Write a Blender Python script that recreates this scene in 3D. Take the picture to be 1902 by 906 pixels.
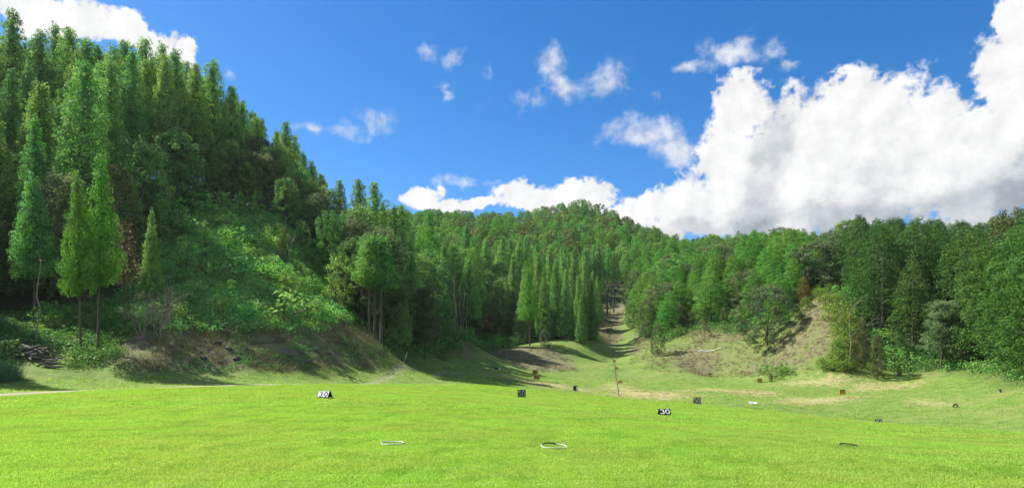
import bpy, math, random
import numpy as np
from mathutils import Vector, Matrix

for o in list(bpy.data.objects):
    bpy.data.objects.remove(o, do_unlink=True)
rng = np.random.default_rng(7)
random.seed(7)
sc = bpy.context.scene
COL = sc.collection

# ------------------------------------------------------------------ camera
EYE = 2.0           # eye height above the tee, metres
F = 1200.0          # focal length in photo pixels (photo 1902 wide)
HX, HY = 951.0, 660.0   # level of the eye in the photo
cam = bpy.data.cameras.new('camera')
cam.sensor_width = 36.0
cam.lens = 36.0 * F / 1902.0
cam.shift_y = (HY - 453.0) / 1902.0
cam.clip_start = 0.1
cam.clip_end = 6000.0
cam_ob = bpy.data.objects.new('camera', cam)
cam_ob.location = (0, 0, EYE)
cam_ob.rotation_euler = (math.radians(90), 0, 0)
COL.objects.link(cam_ob)
sc.camera = cam_ob

# ------------------------------------------------------------------ light
SUN_AZ = math.radians(-68.0)     # measured from +Y (view direction), negative = left
SUN_EL = math.radians(47.0)
sun = bpy.data.lights.new('sun', 'SUN')
sun.energy = 4.7
sun.angle = math.radians(0.53)
sun.color = (1.0, 0.94, 0.84)
sun_ob = bpy.data.objects.new('sun', sun)
sd = Vector((math.sin(SUN_AZ) * math.cos(SUN_EL), math.cos(SUN_AZ) * math.cos(SUN_EL), math.sin(SUN_EL)))
sun_ob.rotation_euler = sd.to_track_quat('Z', 'Y').to_euler()
sun_ob.location = (-60, 20, 80)
COL.objects.link(sun_ob)

sc.view_settings.view_transform = 'Standard'
sc.view_settings.look = 'None'
sc.view_settings.exposure = 1.1
sc.view_settings.gamma = 1.0
sc.view_settings.use_curve_mapping = False
sc.cycles.max_bounces = 6
sc.cycles.diffuse_bounces = 3
sc.cycles.glossy_bounces = 1
sc.cycles.transmission_bounces = 4
sc.cycles.transparent_max_bounces = 6
sc.cycles.use_denoising = True
sc.cycles.denoising_prefilter = 'FAST'
sc.cycles.caustics_reflective = False
sc.cycles.caustics_refractive = False

# ------------------------------------------------------------------ node helpers
class NT:
    def __init__(self, tree):
        self.t = tree
    def n(self, kind, **kw):
        nd = self.t.nodes.new(kind)
        for k, v in kw.items():
            setattr(nd, k, v)
        return nd
    def link(self, a, b):
        self.t.links.new(a, b)
    def put(self, sock, v):
        if isinstance(v, bpy.types.NodeSocket):
            self.t.links.new(v, sock)
        elif v is not None:
            sock.default_value = v
    def math(self, op, a=None, b=None, c=None, clamp=False):
        nd = self.n('ShaderNodeMath', operation=op, use_clamp=clamp)
        for s, v in zip(nd.inputs, (a, b, c)):
            self.put(s, v)
        return nd.outputs[0]
    def vmath(self, op, a=None, b=None):
        nd = self.n('ShaderNodeVectorMath', operation=op)
        for s, v in zip(nd.inputs, (a, b)):
            self.put(s, v)
        return nd.outputs['Value'] if op in ('LENGTH', 'DOT_PRODUCT', 'DISTANCE') else nd.outputs[0]
    def noise(self, vec, scale, detail=4, rough=0.55, dist=0.0, color=False):
        nd = self.n('ShaderNodeTexNoise')
        self.put(nd.inputs['Vector'], vec)
        nd.inputs['Scale'].default_value = scale
        nd.inputs['Detail'].default_value = detail
        nd.inputs['Roughness'].default_value = rough
        nd.inputs['Distortion'].default_value = dist
        return nd.outputs['Color'] if color else nd.outputs[0]
    def mapr(self, v, a, b, c=0.0, d=1.0, smooth=True):
        nd = self.n('ShaderNodeMapRange', interpolation_type='SMOOTHSTEP' if smooth else 'LINEAR')
        nd.clamp = True
        self.put(nd.inputs[0], v)
        for i, x in enumerate((a, b, c, d)):
            self.put(nd.inputs[i + 1], x)
        return nd.outputs[0]
    def mix(self, f, a, b, blend='MIX'):
        nd = self.n('ShaderNodeMix', data_type='RGBA', blend_type=blend)
        self.put(nd.inputs[0], f)
        for s, v in ((nd.inputs[6], a), (nd.inputs[7], b)):
            if isinstance(v, tuple) and len(v) == 3:
                v = v + (1.0,)
            self.put(s, v)
        return nd.outputs[2]

# ------------------------------------------------------------------ world: Nishita sky + cumulus
world = bpy.data.worlds.new('World')
sc.world = world
world.use_nodes = True
wt = NT(world.node_tree)
for nd in list(world.node_tree.nodes):
    world.node_tree.nodes.remove(nd)

def ae(px, py):
    az = math.atan((px - HX) / F)
    return az, math.atan((HY - py) / F * math.cos(az))

# centre and half axes of every cloud of the sky (azimuth, elevation), cumulus then wisps
CUMULUS = [(1600, 235, 120, 95), (1500, 290, 140, 100), (1376, 210, 50, 60), (1350, 300, 62, 75), (1440, 350, 190, 70),
           (1650, 320, 230, 100), (1720, 240, 60, 60), (1850, 150, 52, 70), (1885, 215, 75, 110), (1830, 320, 150, 110),
           (1893, 50, 34, 70), (1250, 385, 120, 34), (1300, 415, 110, 40), (1400, 400, 120, 46), (1180, 392, 90, 30), (1085, 352, 78, 30), (1000, 368, 90, 24), (960, 350, 48, 22),
           (785, 368, 45, 20), (880, 380, 70, 14), (205, 50, 75, 30), (275, 75, 65, 26), (60, 25, 90, 34), (345, 95, 26, 26),
           (2150, 260, 260, 140), (2420, 330, 190, 90), (-250, 230, 220, 60)]
WISPS = [(705, 230, 38, 24, .8), (640, 248, 52, 16, .8), (578, 236, 36, 9, .75), (872, 331, 42, 12, .7), (1190, 245, 62, 26, .6),
         (1255, 275, 48, 30, .6), (1060, 162, 40, 24, .6), (1130, 140, 44, 26, .5), (1365, 88, 60, 17, .5), (1290, 117, 44, 10, .5),
         (794, 93, 18, 15, .6), (836, 102, 26, 13, .65), (968, 190, 46, 26, .5), (1024, 98, 24, 24, .4), (424, 127, 18, 9, .55),
         (820, 165, 16, 12, .5), (920, 140, 26, 18, .35), (1480, 112, 20, 9, .4), (1210, 160, 18, 14, .4)]
BULK = [(1590, 270, 190, 110), (1376, 225, 56, 90), (1430, 350, 190, 70), (1700, 320, 260, 100), (1870, 200, 80, 150), (1220, 388, 140, 34),
        (1040, 362, 130, 32), (785, 368, 45, 20), (235, 60, 120, 40), (60, 25, 90, 34), (2250, 290, 360, 140)]

def cloud_group(name, small):
    g = bpy.data.node_groups.new(name, 'ShaderNodeTree')
    g.interface.new_socket('vec', in_out='INPUT', socket_type='NodeSocketVector')
    g.interface.new_socket('warp', in_out='INPUT', socket_type='NodeSocketVector')
    g.interface.new_socket('val', in_out='OUTPUT', socket_type='NodeSocketFloat')
    g.interface.new_socket('wisp', in_out='OUTPUT', socket_type='NodeSocketFloat')
    t = NT(g)
    gi = t.n('NodeGroupInput'); go = t.n('NodeGroupOutput')
    vec = gi.outputs[0]
    p = t.vmath('MULTIPLY', t.vmath('ADD', vec, gi.outputs[1]), (1, 1, 0))
    def blob(cur, a, e, ra, re):
        nd = t.n('ShaderNodeVectorMath', operation='MULTIPLY_ADD')
        t.link(p, nd.inputs[0]); nd.inputs[1].default_value = (1 / ra, 1 / re, 0); nd.inputs[2].default_value = (-a / ra, -e / re, 0)
        v = t.vmath('LENGTH', nd.outputs[0])
        if cur is None:
            return v
        nd = t.n('ShaderNodeMath', operation='SMOOTH_MIN')
        t.link(cur, nd.inputs[0]); t.link(v, nd.inputs[1]); nd.inputs[2].default_value = .12
        return nd.outputs[0]
    cur = None
    for (x, y, rx, ry) in (CUMULUS if small else BULK):
        a, e = ae(x, y); cur = blob(cur, a, e, 1.15 * rx / F * math.cos(a) ** 1.6, 1.15 * ry / F * math.cos(a))
    cur = t.math('SUBTRACT', 1.0, cur)
    if small:
        w = None
        for (x, y, rx, ry, am) in WISPS:
            a, e = ae(x, y); w = blob(w, a, e, 1.15 * rx / F, 1.2 * ry / F)
        w = t.math('MULTIPLY_ADD', t.math('MINIMUM', w, 4.0), -.34, .34)
    cur = t.math('MAXIMUM', cur, -1.0)
    if small:
        n = t.noise(vec, 14.0, 7, .62, .2)
        cur = t.math('ADD', cur, t.math('MULTIPLY_ADD', n, 1.45, -.725))
        n2 = t.noise(vec, 48.0, 4, .55)
        cur = t.math('ADD', cur, t.math('MULTIPLY_ADD', t.math('ABSOLUTE', t.math('SUBTRACT', n2, .5)), -1.1, .10))
    t.link(cur, go.inputs[0])
    if small:
        t.link(t.math('ADD', w, t.math('MULTIPLY_ADD', n, 1.9, -.95)), go.inputs[1])
    return g

tc = wt.n('ShaderNodeTexCoord')
sep = wt.n('ShaderNodeSeparateXYZ'); wt.link(tc.outputs['Generated'], sep.inputs[0])
az = wt.math('ARCTAN2', sep.outputs[0], sep.outputs[1])
el = wt.math('ARCSINE', sep.outputs[2])
comb = wt.n('ShaderNodeCombineXYZ'); wt.link(az, comb.inputs[0]); wt.link(el, comb.inputs[1])
gv = comb.outputs[0]
G1 = cloud_group('cloud_field', True); G2 = cloud_group('cloud_bulk', False)
w1 = wt.vmath('SUBTRACT', wt.noise(gv, 11.0, 5, .6, color=True), (.5, .5, .5))
ws_ = wt.n('ShaderNodeVectorMath', operation='SCALE'); wt.link(w1, ws_.inputs[0]); ws_.inputs['Scale'].default_value = .075
warp = ws_.outputs[0]
def ev(g, off):
    nd = wt.n('ShaderNodeGroup'); nd.node_tree = g
    wt.link(wt.vmath('ADD', gv, off) if off else gv, nd.inputs[0])
    wt.link(warp, nd.inputs[1])
    return nd.outputs
f0, wisp = ev(G1, None)[:2]
# unseen cumulus carried on round the sky, thickened as added fill for the shade
rest = wt.math('MULTIPLY_ADD', wt.noise(gv, 3.2, 6, .6, .3), 3.2, -1.5)
f0 = wt.math('MAXIMUM', f0, wt.math('SUBTRACT', rest, wt.mapr(wt.math('ABSOLUTE', az), .72, 1.0, 3.0, 0.0)))
mask = wt.math('MAXIMUM', wt.mapr(f0, .03, .34), wt.mapr(wisp, -.02, .55, 0.0, .78))
b_here = ev(G2, None)[0]
b_sun = ev(G2, (-.045, .05, 0))[0]     # thickness met by light from the sun side
b_up = ev(G2, (-.02, .13, 0))[0]       # thickness overhead: bases go grey
fine = wt.noise(gv, 19.0, 6, .6)
lit = wt.mapr(wt.math('ADD', wt.math('SUBTRACT', b_sun, b_here), wt.math('MULTIPLY_ADD', fine, 1.4, -.7)), -.30, .40, 1.0, .0)
base = wt.mapr(wt.math('ADD', b_up, wt.math('MULTIPLY_ADD', fine, .5, -.25)), .05, .85, 0.0, 1.0)
rel = wt.math('SUBTRACT', wt.noise(gv, 14.0, 6, .62, .2), wt.noise(wt.vmath('ADD', gv, (-.014, .016, 0)), 14.0, 6, .62, .2))
bright = wt.math('MULTIPLY_ADD', lit, .22, .78)
bright = wt.math('ADD', bright, wt.math('MULTIPLY', rel, .65))
bright = wt.math('SUBTRACT', bright, wt.math('MULTIPLY', base, .27))
ccol = wt.mix(wt.mapr(bright, .5, .95), (.80, .88, .97), (1.0, .995, .98))
cs = wt.n('ShaderNodeVectorMath', operation='SCALE'); wt.link(ccol, cs.inputs[0])
SKY_STR = 0.084
CLOUD_GAIN = 0.455 / SKY_STR
wt.link(wt.math('MULTIPLY', bright, CLOUD_GAIN), cs.inputs['Scale'])
sky = wt.n('ShaderNodeTexSky', sky_type='NISHITA')
sky.sun_disc = False
sky.sun_elevation = SUN_EL
sky.sun_rotation = SUN_AZ
sky.altitude = 1800
sky.air_density = 1.0
sky.dust_density = 1.3
sky.ozone_density = 4.0
hs = wt.n('ShaderNodeHueSaturation'); hs.inputs['Saturation'].default_value = 1.32; hs.inputs['Value'].default_value = 1.0
wt.link(sky.outputs[0], hs.inputs['Color'])
col = wt.mix(wt.math('MULTIPLY', mask, .97), hs.outputs[0], cs.outputs[0])
bg = wt.n('ShaderNodeBackground'); wt.link(col, bg.inputs[0]); bg.inputs[1].default_value = SKY_STR
wo = wt.n('ShaderNodeOutputWorld'); wt.link(bg.outputs[0], wo.inputs[0])
world.cycles.sampling_method = 'MANUAL'
world.cycles.sample_map_resolution = 512

# ------------------------------------------------------------------ materials
def new_mat(name):
    m = bpy.data.materials.new(name); m.use_nodes = True
    t = NT(m.node_tree)
    for nd in list(m.node_tree.nodes):
        m.node_tree.nodes.remove(nd)
    out = t.n('ShaderNodeOutputMaterial')
    return m, t, out

def leaf_mat(name, a, b, trans=.38, hue=.02, val=.35, rough=.6, spec=.12, mottle=None):
    """foliage: colour between a and b by clump, shifted a little for each plant"""
    m, t, out = new_mat(name)
    at = t.n('ShaderNodeAttribute', attribute_name='tint')
    oi = t.n('ShaderNodeObjectInfo')
    c = t.mix(at.outputs['Fac'], a, b)
    if mottle:
        gp = t.n('ShaderNodeNewGeometry').outputs['Position']
        c = t.mix(t.mapr(t.noise(gp, .22, 5, .65), .42, .60, 0, .6), c, mottle[0])
        c = t.mix(t.mapr(t.noise(gp, .9, 4, .6), .48, .64, 0, .5), c, mottle[1])
    hs = t.n('ShaderNodeHueSaturation')
    t.link(t.math('MULTIPLY_ADD', oi.outputs['Random'], hue * 2, .5 - hue), hs.inputs['Hue'])
    r2 = t.math('FRACT', t.math('MULTIPLY', oi.outputs['Random'], 7.31))
    t.link(t.math('MULTIPLY_ADD', r2, val, 1 - val / 2), hs.inputs['Value'])
    hs.inputs['Saturation'].default_value = 1.0
    t.link(c, hs.inputs['Color'])
    pb = t.n('ShaderNodeBsdfPrincipled')
    t.link(hs.outputs[0], pb.inputs['Base Color'])
    pb.inputs['Roughness'].default_value = rough
    pb.inputs['Specular IOR Level'].default_value = spec
    tr = t.n('ShaderNodeBsdfTranslucent')
    t.link(t.mix(1.0, hs.outputs[0], (1.1, 1.12, .7), 'MULTIPLY'), tr.inputs[0])
    mx = t.n('ShaderNodeMixShader'); mx.inputs[0].default_value = trans
    t.link(pb.outputs[0], mx.inputs[1]); t.link(tr.outputs[0], mx.inputs[2])
    t.link(mx.outputs[0], out.inputs[0])
    return m

def plain_mat(name, a, b, scale=8.0, rough=.8, bump=.0, spec=.3, stretch=(1, 1, 1)):
    m, t, out = new_mat(name)
    tcn = t.n('ShaderNodeTexCoord')
    v = t.vmath('MULTIPLY', tcn.outputs['Object'], stretch)
    n = t.noise(v, scale, 6, .6)
    pb = t.n('ShaderNodeBsdfPrincipled')
    t.link(t.mix(t.mapr(n, .3, .7), a, b), pb.inputs['Base Color'])
    pb.inputs['Roughness'].default_value = rough
    pb.inputs['Specular IOR Level'].default_value = spec
    if bump:
        bp = t.n('ShaderNodeBump'); bp.inputs['Strength'].default_value = bump; bp.inputs['Distance'].default_value = .02
        t.link(n, bp.inputs['Height']); t.link(bp.outputs[0], pb.inputs['Normal'])
    t.link(pb.outputs[0], out.inputs[0])
    return m

M = {}
M['cedar'] = leaf_mat('cedar_needles', (0.089, 0.242, 0.073), (0.315, 0.527, 0.138))
M['cedar_dark'] = leaf_mat('dark_cedar_needles', (0.074, 0.248, 0.075), (0.253, 0.516, 0.121))
M['lime'] = leaf_mat('young_cedar_needles', (0.074, 0.236, 0.033), (0.185, 0.431, 0.068), .35, hue=.004)
M['cypress'] = leaf_mat('cypress_sprays', (0.063, 0.189, 0.035), (0.177, 0.410, 0.070), hue=.02)
M['cypress_dark'] = leaf_mat('dark_cypress_sprays', (0.034, 0.098, 0.024), (0.097, 0.216, 0.046), hue=.02)
M['broad'] = leaf_mat('broad_leaves', (0.083, 0.208, 0.065), (0.234, 0.389, 0.117), hue=.03)
M['grey'] = leaf_mat('grey_green_leaves', (0.086, 0.132, 0.063), (0.196, 0.247, 0.127), hue=.02)
M['olive'] = leaf_mat('olive_leaves', (0.098, 0.132, 0.046), (0.213, 0.230, 0.098), hue=.02)
M['pine'] = leaf_mat('pine_needles', (0.094, 0.170, 0.075), (0.217, 0.293, 0.133), hue=.02)
M['bush'] = leaf_mat('bush_leaves', (0.108, 0.307, 0.062), (0.310, 0.591, 0.121), .35, hue=.03)
M['vine'] = leaf_mat('vine_leaves', (0.127, 0.369, 0.103), (0.343, 0.667, 0.189), .35, hue=.03)
M['yellow'] = leaf_mat('yellow_green_leaves', (.11, .21, .028), (.24, .35, .06), .4, hue=.02)
M['dead'] = leaf_mat('dead_brown_needles', (.14, .095, .06), (.26, .185, .125), .15, hue=.01)
M['pink'] = leaf_mat('dry_reddish_leaves', (0.120, 0.075, 0.050), (0.220, 0.135, 0.095), .15, hue=.01)
M['orange'] = leaf_mat('orange_needles', (0.130, 0.100, 0.022), (0.240, 0.160, 0.045), .2, hue=.01)
M['reed'] = leaf_mat('bluish_reed_blades', (0.072, 0.189, 0.087), (0.174, 0.334, 0.174), .25, hue=.01)
M['weed'] = leaf_mat('weed_leaves', (0.063, 0.199, 0.050), (0.181, 0.362, 0.089), .3, hue=.03)
M['straw'] = leaf_mat('dry_straw', (0.300, 0.250, 0.120), (0.550, 0.470, 0.250), .15, hue=.01)
M['scrub'] = leaf_mat('dry_scrub', (0.100, 0.110, 0.045), (0.240, 0.210, 0.100), .15, hue=.02)
M['tan'] = leaf_mat('tan_dry_grass', (.17, .15, .07), (.36, .30, .17), .15, hue=.015)
M['grass'] = leaf_mat('lawn_blades', (0.244, 0.457, 0.060), (0.478, 0.672, 0.135), .45, hue=.008, val=.12, rough=.5, mottle=((.43, .50, .13), (.21, .41, .06)))
M['bark'] = plain_mat('bark', (.055, .042, .032), (.14, .115, .09), 3.0, .9, .5, stretch=(4, 4, .6))
M['pale_bark'] = plain_mat('pale_bark', (.16, .14, .115), (.30, .27, .23), 3.0, .9, .4, stretch=(4, 4, .6))
M['dead_wood'] = plain_mat('dead_wood', (.045, .038, .034), (.17, .15, .13), 5.0, .9, .5, stretch=(1, 1, 1))
M['twig'] = plain_mat('bare_twigs', (.16, .14, .115), (.32, .29, .25), 4.0, .9)
M['black'] = plain_mat('black_paint', (.012, .014, .016), (.03, .033, .035), 20, .5)
M['white'] = plain_mat('white_paint', (.70, .70, .68), (.82, .82, .80), 12, .5)
M['dark_green'] = plain_mat('weathered_dark_board', (.035, .040, .022), (.075, .078, .050), 9, .7)
M['dull'] = plain_mat('dull_grey_paint', (.20, .20, .15), (.32, .31, .25), 14, .7)
M['amber'] = plain_mat('amber_paint', (.42, .21, .012), (.62, .34, .03), 9, .6)
M['brown'] = plain_mat('brown_paint', (.07, .04, .012), (.14, .075, .02), 9, .7)
M['hose_pale'] = plain_mat('pale_hose', (.40, .43, .38), (.58, .60, .55), 6, .45)
M['hose_dark'] = plain_mat('black_hose', (.010, .012, .012), (.03, .034, .03), 6, .45)
M['concrete'] = plain_mat('grey_concrete', (.22, .23, .23), (.40, .41, .41), 6, .85, .3)
M['pipe_white'] = plain_mat('chalky_pipe', (.55, .56, .50), (.74, .74, .68), 6, .5)
M['rust'] = plain_mat('dark_drain_metal', (.05, .042, .033), (.12, .095, .07), 9, .7)
M['rock'] = plain_mat('dark_rock', (.035, .034, .032), (.12, .112, .10), 2.5, .9, .6)

# ------------------------------------------------------------------ terrain
def W(px, Y):
    """ground position that stands Y metres ahead in photo column px"""
    return ((px - HX) / F * Y, Y)

# surveyed spot heights: photo column, photo row, distance ahead (m)
SPOT = [
    # lawn
    (200, 906, 9.6), (951, 906, 9.6), (1700, 906, 9.4), (400, 820, 15), (951, 828, 14.2), (1560, 832, 13.6), (1860, 850, 12),
    (0, 735, 30), (150, 726, 35), (300, 719, 40), (450, 716, 43), (600, 712, 46), (600, 737, 27), (750, 712, 52), (300, 760, 24), (100, 790, 19),
    (820, 735, 37), (969, 739, 45), (1234, 771, 27.5), (1100, 750, 38), (1295, 750, 45), (1500, 790, 27), (1750, 820, 22), (1400, 775, 33),
    # lip of the lawn
    (850, 712, 60), (930, 717, 60), (1050, 727, 57), (1150, 738, 52), (1400, 760, 43), (1510, 772, 39), (1620, 784, 36), (1760, 795, 33), (1900, 803, 31), (2050, 815, 29),
    # bottom of the dip behind it
    (1060, 738, 64), (1150, 745, 60), (1290, 758, 54), (1400, 768, 51), (1510, 786, 47), (1620, 800, 44), (1760, 812, 40), (1900, 822, 36), (2050, 830, 34),
    # ground beyond the dip
    (1150, 736, 70), (1230, 735, 66), (1147, 700, 98), (1141, 675, 118), (1135, 650, 140), (1130, 612, 165), (1126, 580, 185),
    (1069, 725, 75), (997, 704, 90), (994, 692, 100), (940, 690, 92), (1040, 706, 88), (1085, 705, 95), (900, 712, 70), (880, 695, 80), (925, 686, 95), (1000, 715, 78),
    (1230, 745, 62), (1300, 735, 65), (1318, 707, 98), (1250, 700, 95), (1200, 715, 85), (1411, 714, 85), (1400, 735, 68), (1370, 720, 78), (1460, 715, 80),
    (1390, 750, 56), (1500, 735, 68), (1565, 733, 70), (1620, 730, 70), (1540, 716, 76), (1500, 755, 58), (1600, 755, 58), (1620, 778, 50), (1620, 712, 76), (1645, 694, 80), (1700, 690, 78), (1750, 688, 76), (1830, 692, 68),
    (1700, 740, 60), (1775, 758, 52), (1800, 730, 58), (1858, 728, 55), (1900, 718, 54), (1900, 760, 45), (1900, 795, 40), (2050, 740, 42), (1760, 790, 44),
    # left bank: toe, crest
    (-200, 715, 38), (0, 708, 43), (130, 704, 46), (250, 702, 48), (400, 700, 50), (500, 699, 53), (600, 697, 57), (680, 695, 61), (740, 690, 64),
    (0, 650, 50), (60, 665, 49), (160, 655, 51), (-200, 660, 46), (250, 640, 53), (320, 628, 54.5), (400, 622, 56.5), (500, 620, 59), (600, 616, 63), (670, 622, 67), (715, 650, 67), (745, 680, 68),
    (100, 590, 59), (-200, 600, 56), (200, 570, 61),
    # shrub slope and the cedar hill
    (300, 500, 65), (420, 490, 69), (530, 500, 72), (600, 550, 72), (420, 400, 80), (500, 400, 84), (560, 450, 82), (640, 560, 80), (690, 610, 77), (730, 660, 76), (760, 682, 76),
    (100, 470, 75), (-200, 480, 70), (100, 355, 90), (300, 370, 86), (-200, 340, 90), (-200, 260, 120), (100, 290, 112), (350, 350, 112), (480, 390, 108), (560, 420, 106), (650, 520, 104), (700, 560, 100),
    (740, 610, 92), (770, 640, 90), (800, 662, 95), (780, 690, 78), (830, 690, 82), (850, 672, 95), (820, 630, 100), (850, 612, 108), (885, 650, 104), (870, 668, 98), (760, 560, 120), (700, 470, 135), (600, 440, 150), (300, 380, 160),
    # mound, grove, far hill
    (900, 660, 112), (930, 655, 118), (900, 640, 125), (950, 648, 118), (1010, 640, 120), (1065, 630, 124), (1000, 692, 100), (1080, 694, 101), (1112, 668, 116), (1000, 625, 138), (960, 630, 135), (1060, 610, 150), (1095, 580, 168), (1098, 610, 142),
    (850, 560, 150), (960, 560, 170), (1050, 540, 190), (1150, 545, 200), (800, 470, 210), (950, 485, 230), (1090, 455, 250), (1200, 490, 240),
    (760, 420, 270), (860, 418, 290), (960, 430, 290), (1020, 402, 310), (1070, 382, 325), (1120, 400, 315), (1180, 440, 290), (1250, 474, 270),
    # right hill
    (1175, 690, 102), (1172, 660, 118), (1180, 620, 140), (1190, 585, 158), (1210, 655, 112), (1235, 640, 114), (1240, 690, 98), (1290, 615, 118), (1300, 650, 106), (1290, 690, 97), (1350, 625, 110), (1360, 660, 100), (1370, 695, 92),
    (1420, 635, 100), (1450, 660, 92), (1430, 700, 86), (1500, 695, 82), (1480, 580, 102), (1510, 600, 92), (1520, 650, 85), (1535, 540, 98), (1560, 570, 92), (1580, 620, 84), (1600, 680, 79), (1620, 640, 86),
    (1560, 695, 79), (1250, 545, 150), (1350, 525, 150), (1450, 510, 140), (1560, 500, 125), (1700, 600, 100), (1830, 620, 90), (1950, 620, 78), (1250, 500, 200), (1350, 480, 195), (1450, 472, 175), (1560, 482, 155), (1700, 500, 135), (1850, 490, 125), (2050, 500, 110), (2100, 640, 58), (2300, 560, 70),
]
pts = []
for (px, py, Y) in SPOT:
    pts.append(((px - HX) / F * Y, Y, EYE + (HY - py) / F * Y))
pts += [(x, y, -.012 * x) for (x, y) in ((-12, 0), (0, 0), (12, 0), (0, -15), (-20, -20), (20, -20), (-25, 10), (25, 8), (-40, -50), (40, -50), (0, -90))]
pts += [(-90, 20, 8), (-120, 60, 30), (-70, 0, 4), (70, 10, 3), (110, 60, 25), (-90, -60, 6), (90, -60, 8), (-220, 150, 60), (-120, 200, 46), (230, 150, 50), (150, 250, 45), (-60, 420, 45), (80, 420, 45),
        (-300, 420, 60), (300, 420, 55), (0, 900, 30), (-700, 600, 60), (700, 600, 60), (-700, -200, 25), (700, -200, 25), (0, -700, 10), (0, 1500, 20), (-1500, 300, 40), (1500, 300, 40)]
PT = np.array(pts)
CMQ = 2.0
def phi(r2):
    return np.sqrt(r2 + CMQ * CMQ)
A = phi(((PT[:, None, :2] - PT[None, :, :2]) ** 2).sum(-1))
n_ = len(PT)
A -= np.eye(n_) * .75          # slight smoothing
K = np.zeros((n_ + 3, n_ + 3)); K[:n_, :n_] = A
K[:n_, n_] = 1; K[:n_, n_ + 1:] = PT[:, :2]; K[n_:, :n_] = K[:n_, n_:].T
RB = np.linalg.solve(K, np.concatenate([PT[:, 2], np.zeros(3)]))

def vnoise(x, y, seed=0):
    xi = np.floor(x).astype(np.int64); yi = np.floor(y).astype(np.int64)
    fx = x - xi; fy = y - yi
    fx = fx * fx * (3 - 2 * fx); fy = fy * fy * (3 - 2 * fy)
    def h(a, b):
        k = (a * 374761393 + b * 668265263 + seed * 974711) & 0x7fffffff
        k = ((k ^ (k >> 13)) * 1274126177) & 0x7fffffff
        return ((k ^ (k >> 16)) & 0xffff) / 65535.0
    return (h(xi, yi) * (1 - fx) + h(xi + 1, yi) * fx) * (1 - fy) + (h(xi, yi + 1) * (1 - fx) + h(xi + 1, yi + 1) * fx) * fy
def fbm(x, y, o=4, seed=0):
    s = 0; a = .5
    for k in range(o):
        s = s + a * vnoise(x, y, seed + k); x = x * 2.03 + 17.1; y = y * 2.03 + 5.3; a *= .5
    return s - .47

def seg_dist(x, y, line):
    d = np.full(np.shape(x), 1e9)
    for (ax, ay), (bx, by) in zip(line[:-1], line[1:]):
        vx, vy = bx - ax, by - ay
        t = np.clip(((x - ax) * vx + (y - ay) * vy) / (vx * vx + vy * vy + 1e-9), 0, 1)
        d = np.minimum(d, np.hypot(x - ax - t * vx, y - ay - t * vy))
    return d
def in_poly(x, y, poly):
    x = np.asarray(x, float); y = np.asarray(y, float)
    c = np.zeros(x.shape, bool)
    for (x0, y0), (x1, y1) in zip(poly, poly[1:] + poly[:1]):
        cond = (y0 > y) != (y1 > y)
        with np.errstate(divide='ignore', invalid='ignore'):
            xx = (x1 - x0) * (y - y0) / (y1 - y0 + 1e-12) + x0
        c ^= cond & (x < xx)
    return c
def poly_mask(x, y, poly, soft=1.5):
    ins = in_poly(x, y, poly)
    d = seg_dist(x, y, poly + poly[:1])
    return np.clip(np.where(ins, d, -d) / soft * .5 + .5, 0, 1)
def wp(*a):
    return [W(p, y) for (p, y) in a]

LAWN = wp((-300, 24), (0, 30.5), (150, 36), (300, 41), (450, 44), (600, 47), (750, 53), (850, 61), (930, 62), (1050, 58), (1150, 53), (1290, 48), (1400, 44), (1510, 40), (1620, 37), (1760, 34), (1900, 32), (2200, 28)) + [(60, -40), (-60, -40)]
LEFT_BANK = wp((180, 49.5), (300, 49.5), (400, 51), (500, 54), (600, 58), (700, 63), (742, 66), (725, 72), (680, 74), (640, 70), (600, 65), (500, 61), (400, 59), (320, 57.5), (230, 55))
RIGHT_BARE = [wp((1240, 100), (1330, 96), (1360, 102), (1290, 110), (1230, 108)), wp((1350, 92), (1500, 83), (1600, 79), (1590, 86), (1560, 95), (1530, 104), (1500, 102), (1460, 95), (1400, 97)),
              wp((1165, 118), (1205, 112), (1200, 150), (1180, 150)), wp((1270, 112), (1400, 102), (1400, 107), (1290, 119))]
RSLOPE = wp((1165, 106), (1240, 98), (1340, 93), (1480, 83), (1600, 78), (1590, 86), (1540, 99), (1500, 104), (1460, 99), (1400, 106), (1290, 118), (1230, 115), (1190, 135))
MOUND_BARE_GULLY_SHADE = [wp((900, 108), (1000, 101), (1080, 104), (1060, 116), (1020, 120), (960, 122), (900, 124)), wp((840, 98), (880, 97), (885, 108), (840, 110)), wp((1104, 142), (1158, 136), (1168, 190), (1112, 190))]  # last patch stretched so dull soil colour stands in for gully head shade
STRAW = [wp((1120, 68), (1240, 62), (1310, 66), (1260, 74), (1180, 82), (1145, 92), (1120, 84)), wp((1250, 76), (1420, 68), (1450, 72), (1300, 84)), wp((1400, 58), (1560, 60), (1640, 66), (1560, 70), (1440, 66)),
         wp((1560, 72), (1700, 70), (1720, 74), (1600, 77)), wp((1400, 82), (1560, 74), (1600, 77), (1480, 82)), wp((900, 84), (1100, 73), (1110, 78), (920, 90)), wp((950, 66), (1060, 61), (1070, 64), (960, 70)), wp((1690, 56), (1760, 53), (1770, 56), (1700, 60))]
TRACK = [W(*a) for a in ((-200, 28), (0, 31.6), (150, 37.5), (300, 42.5), (450, 45.8), (560, 48.5), (620, 52))]
TRACK_FAINT = [W(*a) for a in ((620, 52), (690, 57), (760, 68), (820, 80), (870, 84), (930, 86))]

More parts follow.
